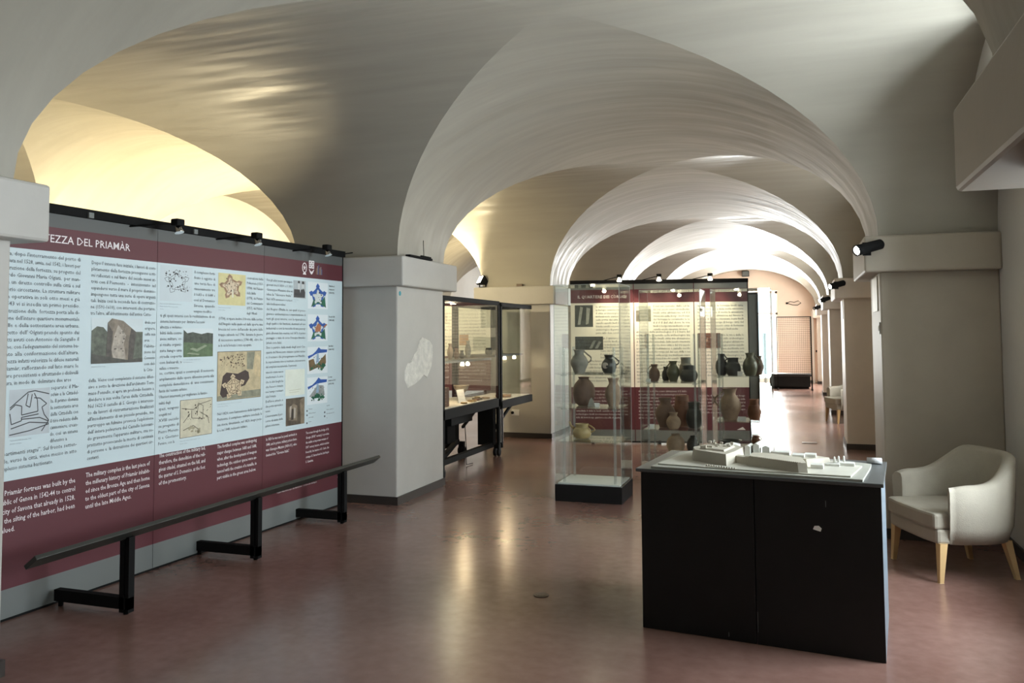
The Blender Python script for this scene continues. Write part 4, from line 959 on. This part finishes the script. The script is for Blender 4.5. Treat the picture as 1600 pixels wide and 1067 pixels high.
# ------------------------------------------------------------------ tub armchairs
def armchair(label, x, y, rot):
    t = thing('tub_armchair', label, 'armchair', (x, y, 0), rot); t.scale = (1.03, 1.10, 1.0)
    NT = 36
    def plan(s):                         # s from -1 (right front) to 1 (left front)
        a = s * R(118); ex = .78
        c_, s_ = cos(a), sin(a)
        return Vector((-.27 - .31 * math.copysign(abs(c_) ** ex, c_), .305 * math.copysign(abs(s_) ** ex, s_)))
    def top(s):
        k = abs(s); e = max(0, min(1, (.80 - k) / .52)); e = e * e * (3 - 2 * e)
        return .605 + .175 * e - .02 * max(0, (k - .85) / .15)
    b = MB(); rows = []
    for i in range(NT + 1):
        s = -1 + 2 * i / NT; p = plan(s); d = (plan(min(1, s + .01)) - plan(max(-1, s - .01))).normalized()
        nrm = Vector((d.y, -d.x)) * (1 if True else 1)
        if nrm.dot(p - Vector((-.27, 0))) < 0: nrm = -nrm
        z1 = top(s); zb = .235; th = .034
        prof = [(-.014, zb), (.020, zb + .10), (th, zb + (z1 - zb) * .55), (th + .006, z1 - .03), (th * .6, z1 - .004), (0, z1), (-th * .7, z1 - .006), (-th, z1 - .035), (-th, zb + (z1 - zb) * .5), (-th - .004, zb)]
        base = len(b.v)
        for o_, z in prof: q = p + nrm * o_; b.v.append((q.x, q.y, z))
        rows.append(base)
    K = 10
    for i in range(NT):
        for k in range(K):
            j = (k + 1) % K; b.face([rows[i] + k, rows[i] + j, rows[i + 1] + j, rows[i + 1] + k], 0, True)
    b.face([rows[0] + k for k in range(K)]); b.face([rows[-1] + k for k in range(K)][::-1])
    b.build('shell', FABRIC, t)
    def inside(m_, z0, z1, zmid, name, front):
        bb = MB(); pts = []
        for i in range(25):
            s = -.80 + 1.6 * i / 24; p = plan(s); q = Vector((-.27, 0)); p = q + (p - q) * m_; pts.append((p.x, p.y))
        pts += [(front, .262), (front + .02, .12), (front + .02, -.12), (front, -.262)]
        bb.prism(pts, z0, z1); o = bb.build(name, FABRIC, t, bevel=.018); return o
    inside(.93, .235, .33, .3, 'seat_rail', -.03)
    inside(.88, .325, .425, .4, 'seat_cushion', -.015)
    for lx, ly, dx, dy in ((-.065, .245, .02, .01), (-.065, -.245, .02, -.01), (-.50, .20, -.05, .02), (-.50, -.20, -.05, -.02)):
        bb = MB(); a, c = .024, .013
        bb.v = [(lx - a, ly - a, .24), (lx + a, ly - a, .24), (lx + a, ly + a, .24), (lx - a, ly + a, .24), (lx + dx - c, ly + dy - c, 0), (lx + dx + c, ly + dy - c, 0), (lx + dx + c, ly + dy + c, 0), (lx + dx - c, ly + dy + c, 0)]
        bb.face([3, 2, 1, 0]); bb.face([4, 5, 6, 7])
        for k in range(4): j = (k + 1) % 4; bb.face([k, j, 4 + j, 4 + k][::-1])
        bb.build('leg', WOOD, t, bevel=.002)
    return t
armchair('taupe tub armchair with pale wooden legs beside the black plinth', .665, 6.03, math.atan2(-.38, -.93))
armchair('taupe tub armchair far off beyond the second right pillar', .52, 15.5, math.atan2(-.30, -.95))

# ------------------------------------------------------------------ spotlights on the right capitals
def spotlight(label, x, y, z, d, lit):
    t = thing('spotlight', label, 'spotlight', (x, y, z), 0, 'cylinder spotlights on the right capitals')
    q = Vector(d).normalized().to_track_quat('Z', 'Y').to_matrix().to_4x4()
    b = MB(); b.lathe([(.030, -.13), (.038, -.12), (.040, .06), (.041, .11), (.035, .112), (.032, .085)], 20, 0, q); b.build('lamp_body', BLACKM, t)
    b = MB(); b.lathe([(.032, .095), (.030, .104), (.012, .108)], 18, 0, q); b.build('lens', BULBW if lit else BULB_OFF, t)
    b = MB(); b.box(-.012, .012, .03, .115, -.012, .012); b.box(-.03, .03, .105, .115, -.05, .05); b.build('bracket', BLACKM, t)
    if lit:
        p = Vector((x, y, z)) + Vector(d).normalized() * .13
        spot_light('spotlight_beam', p, p + Vector(d), lit, (1, .90, .72), 70, .7, .025)
    return t
SD = (-.78, -.58, -.24)
spotlight('lit black cylinder spotlight above the near tub armchair', .525, yf(0) - CP - .115, 2.185, SD, 22)
spotlight('lit black cylinder spotlight on the second right pillar', .525, yf(1) - CP - .115, 2.185, SD, 22)
spotlight('lit cylinder spotlight on the third right pillar', .525, yf(2) - CP - .115, 2.185, SD, 22)
spotlight('unlit cylinder spotlight on the farthest right pillar', .525, yf(3) - CP - .115, 2.185, SD, 0)

# plates on the hall faces of the right piers
def plate(name, label, cat, y0, y1, z0, z1, m=WHITEP, x=XR, group=None):
    return tag(one_box(name, m, None, x - .006, x - .0004, y0, y1, z0, z1, bevel=.002), label, cat, group)
plate('wall_plate', 'tall white plate under the capital of the near right pillar', 'plate', 7.10, 7.52, 1.72, 1.995)
plate('wall_plate', 'tall white plate under the capital of the second right pillar', 'plate', yf(1) + .2, yf(1) + .6, 1.74, 1.995)
sw = thing('light_switch', 'small white switch plate on the near right pillar', 'switch', (XR, 6.99, 1.585))
one_box('switch_plate', WHITEP, sw, -.009, -.0004, -.03, .03, -.045, .045, bevel=.003)
one_box('switch_rocker', WHITEM, sw, -.013, -.0092, -.014, .014, -.02, .02, bevel=.001)
so = thing('wall_socket', 'white wall socket with a black plug on the second left pillar', 'socket', (-4.05, yf(1), .375))
one_box('socket_plate', WHITEP, so, -.06, .06, -.012, -.0004, -.045, .045, bevel=.003)
b = MB(); b.lathe([(.02, .0), (.022, .03), (.012, .05)], 12, 0, Matrix.Translation((-.04, -.012, 0)) @ Matrix.Rotation(R(90), 4, 'X')); b.build('plug', BLACKM, so)

# things lying on the left capitals, floor fittings
b = MB(); b.bar((-3.40, 6.95, H + .012), (-3.40, 7.45, H + .012), .05, .02); b.bar((-3.40, 7.30, H + .02), (-3.405, 7.30, H + .19), .005, .005); b.bar((-3.405, 7.25, H + .03), (-3.385, 7.42, H + .025), .02, .02)
tag(b.build('cable_clip_strip', BLACKM), 'black strip with an upright wire on the capital of the scraped pillar', 'strip')
b = MB(); b.box(-3.99, -3.90, 11.87, 11.93, H + .0005, H + .04); tag(b.build('junction_box', mat('brown_box', (.14, .10, .07), .6), bevel=.004), 'little brown box on the ledge of the second left pillar', 'box')
b = MB(); b.lathe([(.046, 0), (.046, .003), (.042, .005)], 24, T=Matrix.Translation((-1.47, 4.80, .0003)))
fd = tag(b.build('floor_cover', mat('bronze_cover', (.12, .09, .07), .35, .8)), 'small round metal cover set in the floor of the near bay', 'floor cover')
b = MB(); b.lathe([(.030, .005), (.030, .0065)], 20, T=Matrix.Translation((-1.47, 4.80, .0003))); b.build('centre_disc', mat('brown_disc', (.10, .06, .05), .4), fd)
fb = tag(one_box('floor_box', mat('brass_floor_box', (.24, .17, .13), .4, .6), None, .05, .25, 12.44, 12.58, .0003, .006, bevel=.001), 'flat rectangular floor box beyond the fortress model', 'floor box')
one_box('floor_box_lid', mat('brown_lid', (.20, .13, .11), .35), fb, .065, .235, 12.455, 12.565, .006, .008)

# uplighters on the left capitals wash the aisle vaults
def uplighter(label, x, y, tx, ty, tz, power):
    z = H + .001
    t = thing('uplighter', label, 'floodlight', (x, y, z))
    d = (Vector((tx, ty, tz)) - Vector((x, y, z + .10))).normalized()
    q = Matrix.Translation((0, 0, .10)) @ d.to_track_quat('Z', 'Y').to_matrix().to_4x4()
    b = MB(); b.prism([(-.10, -.07), (.10, -.07), (.10, .07), (-.10, .07)], .02, .05, 0, q)
    b.v += [tuple(q @ Vector(p)) for p in ((-.10, -.07, .02), (.10, -.07, .02), (.10, .07, .02), (-.10, .07, .02), (-.04, -.03, -.07), (.04, -.03, -.07), (.04, .03, -.07), (-.04, .03, -.07))]
    n = 8
    for k in range(4): j = (k + 1) % 4; b.face([n + k, n + j, n + 4 + j, n + 4 + k][::-1])
    b.face([n + 4, n + 5, n + 6, n + 7][::-1]); b.build('housing', BLACKM, t)
    b = MB(); b.prism([(-.085, -.055), (.085, -.055), (.085, .055), (-.085, .055)], .051, .053, 0, q); b.build('lens', BULB, t)
    b = MB(); b.box(-.05, .05, -.03, .03, 0, .012); b.box(-.056, -.044, -.012, .012, 0, .10); b.box(.044, .056, -.012, .012, 0, .10); b.build('bracket', BLACKM, t)
    p = Vector((x, y, z + .10)) + d * .08
    spot_light('uplight', p, (tx, ty, tz), power, (1, .84, .52), 150, 1, .08)
uplighter('black floodlight on the aisle end of the second left capital', -4.56, 11.93, -6.2, 10.6, 3.5, 500)
def floor_uplighter(label, x, y, z, power):
    t = thing('floor_uplighter', label, 'floodlight', (x, y, 0))
    b = MB(); b.lathe([(.16, 0), (.16, .02), (.02, .03)], 20); b.build('base', BLACKM, t)
    b = MB(); b.lathe([(.014, .03), (.014, z)], 10); b.build('pole', BLACKM, t)
    b = MB(); b.lathe([(.03, z), (.11, z + .08), (.12, z + .08), (.04, z - .02)], 20, cap=False); b.build('shade', BLACKM, t)
    b = MB(); b.lathe([(.09, z + .068), (.09, z + .070)], 16); b.build('lens', BULB, t)
    spot_light('uplight', (x, y, z + .11), (x, y - .5, z + 2), power, (1, .84, .52), 100, .6, .3)
floor_uplighter('black floor uplighter behind the long fortress panel', -6.3, 8.1, .9, 900)
uplighter('black floodlight on the aisle side of the scraped pillar', -4.60, 8.02, -6.2, 10.8, 3.3, 500)
uplighter('unseen black floodlight added on the farthest left capital in view', -4.56, 17.0, -6.2, 15.4, 3.5, 700)  # no such lamp known; added to brighten the far aisle wall

# ------------------------------------------------------------------ far end of the hall
gp = thing('grid_panel', 'tall black wire grid panel at the far end of the hall', 'grid panel')
b = MB()
b.box(-.50, .41, 24.09, 24.11, 1.985, 2.01); b.box(-.50, -.485, 24.09, 24.11, 0, 2.0); b.box(.375, .41, 24.06, 24.12, 0, 2.01); b.box(-.50, .41, 24.09, 24.11, .40, .415)
b.box(.37, .415, 23.85, 24.35, 0, .04); b.box(-.51, -.475, 23.85, 24.35, 0, .04)
b.build('panel_frame', BLACKM, gp)
b = MB()
z = .45
while z < 1.98: b.box(-.485, .375, 24.097, 24.103, z - .0035, z + .0035); z += .05
x = -.45
while x < .37: b.box(x - .002, x + .002, 24.103, 24.107, .415, 1.985); x += .05
o = b.build('wire_mesh', BLACKM, gp); o['kind'] = 'stuff'
tk = thing('black_bench', 'low black box bench behind the wire grid panel', 'bench')
one_box('bench_body', BLACKW, tk, -.72, .36, 24.42, 25.0, .06, .34, bevel=.01)
one_box('bench_pad', mat('black_vinyl', (.03, .026, .026), .35), tk, -.74, .38, 24.40, 25.02, .341, .42, bevel=.02)
one_box('bench_plinth', BLACKM, tk, -.68, .32, 24.46, 24.96, 0, .06)
eb = thing('wall_speaker', 'small black box high on the pink end wall over the bright door', 'loudspeaker', (-1.48, YE, 3.47))
one_box('speaker_body', BLACKM, eb, -.11, .11, -.12, -.0, -.09, .09, bevel=.01)
one_box('speaker_grille', DGREY, eb, -.095, .095, -.124, -.1205, -.075, .075)
wf = thing('wall_fixture', 'thin wire fitting on the pink end wall above the grid panel', 'wall fitting', (-.02, YE, 2.50))
b = MB()
b.tube([(-.22, -.02, .0), (-.12, -.05, .05), (.0, -.06, .02), (.12, -.05, .07), (.2, -.02, .0), (.1, -.05, -.07), (-.05, -.06, -.06), (-.22, -.02, 0)], .010, 6)
b.build('wire', BLACKM, wf)
b = MB(); b.box(-.25, -.20, -.03, -.0004, -.03, .03); b.build('mount', BLACKM, wf)
dr = bpy.data.objects.new('door_2', None); COL.objects.link(dr); structure(dr)
b = MB(); b.box(.48, .54, YE - .04, YE - .0, 0, 2.25); b.box(1.12, 1.18, YE - .04, YE, 0, 2.25); b.box(.54, 1.12, YE - .04, YE, 2.19, 2.25); b.build('door_frame', WHITEP, dr)
one_box('door_leaf', PINK_W, dr, .545, 1.115, YE - .03, YE - .0, .01, 2.185)
one_box('push_bar', BLACKM, dr, .58, 1.08, YE - .09, YE - .031, .95, 1.02)
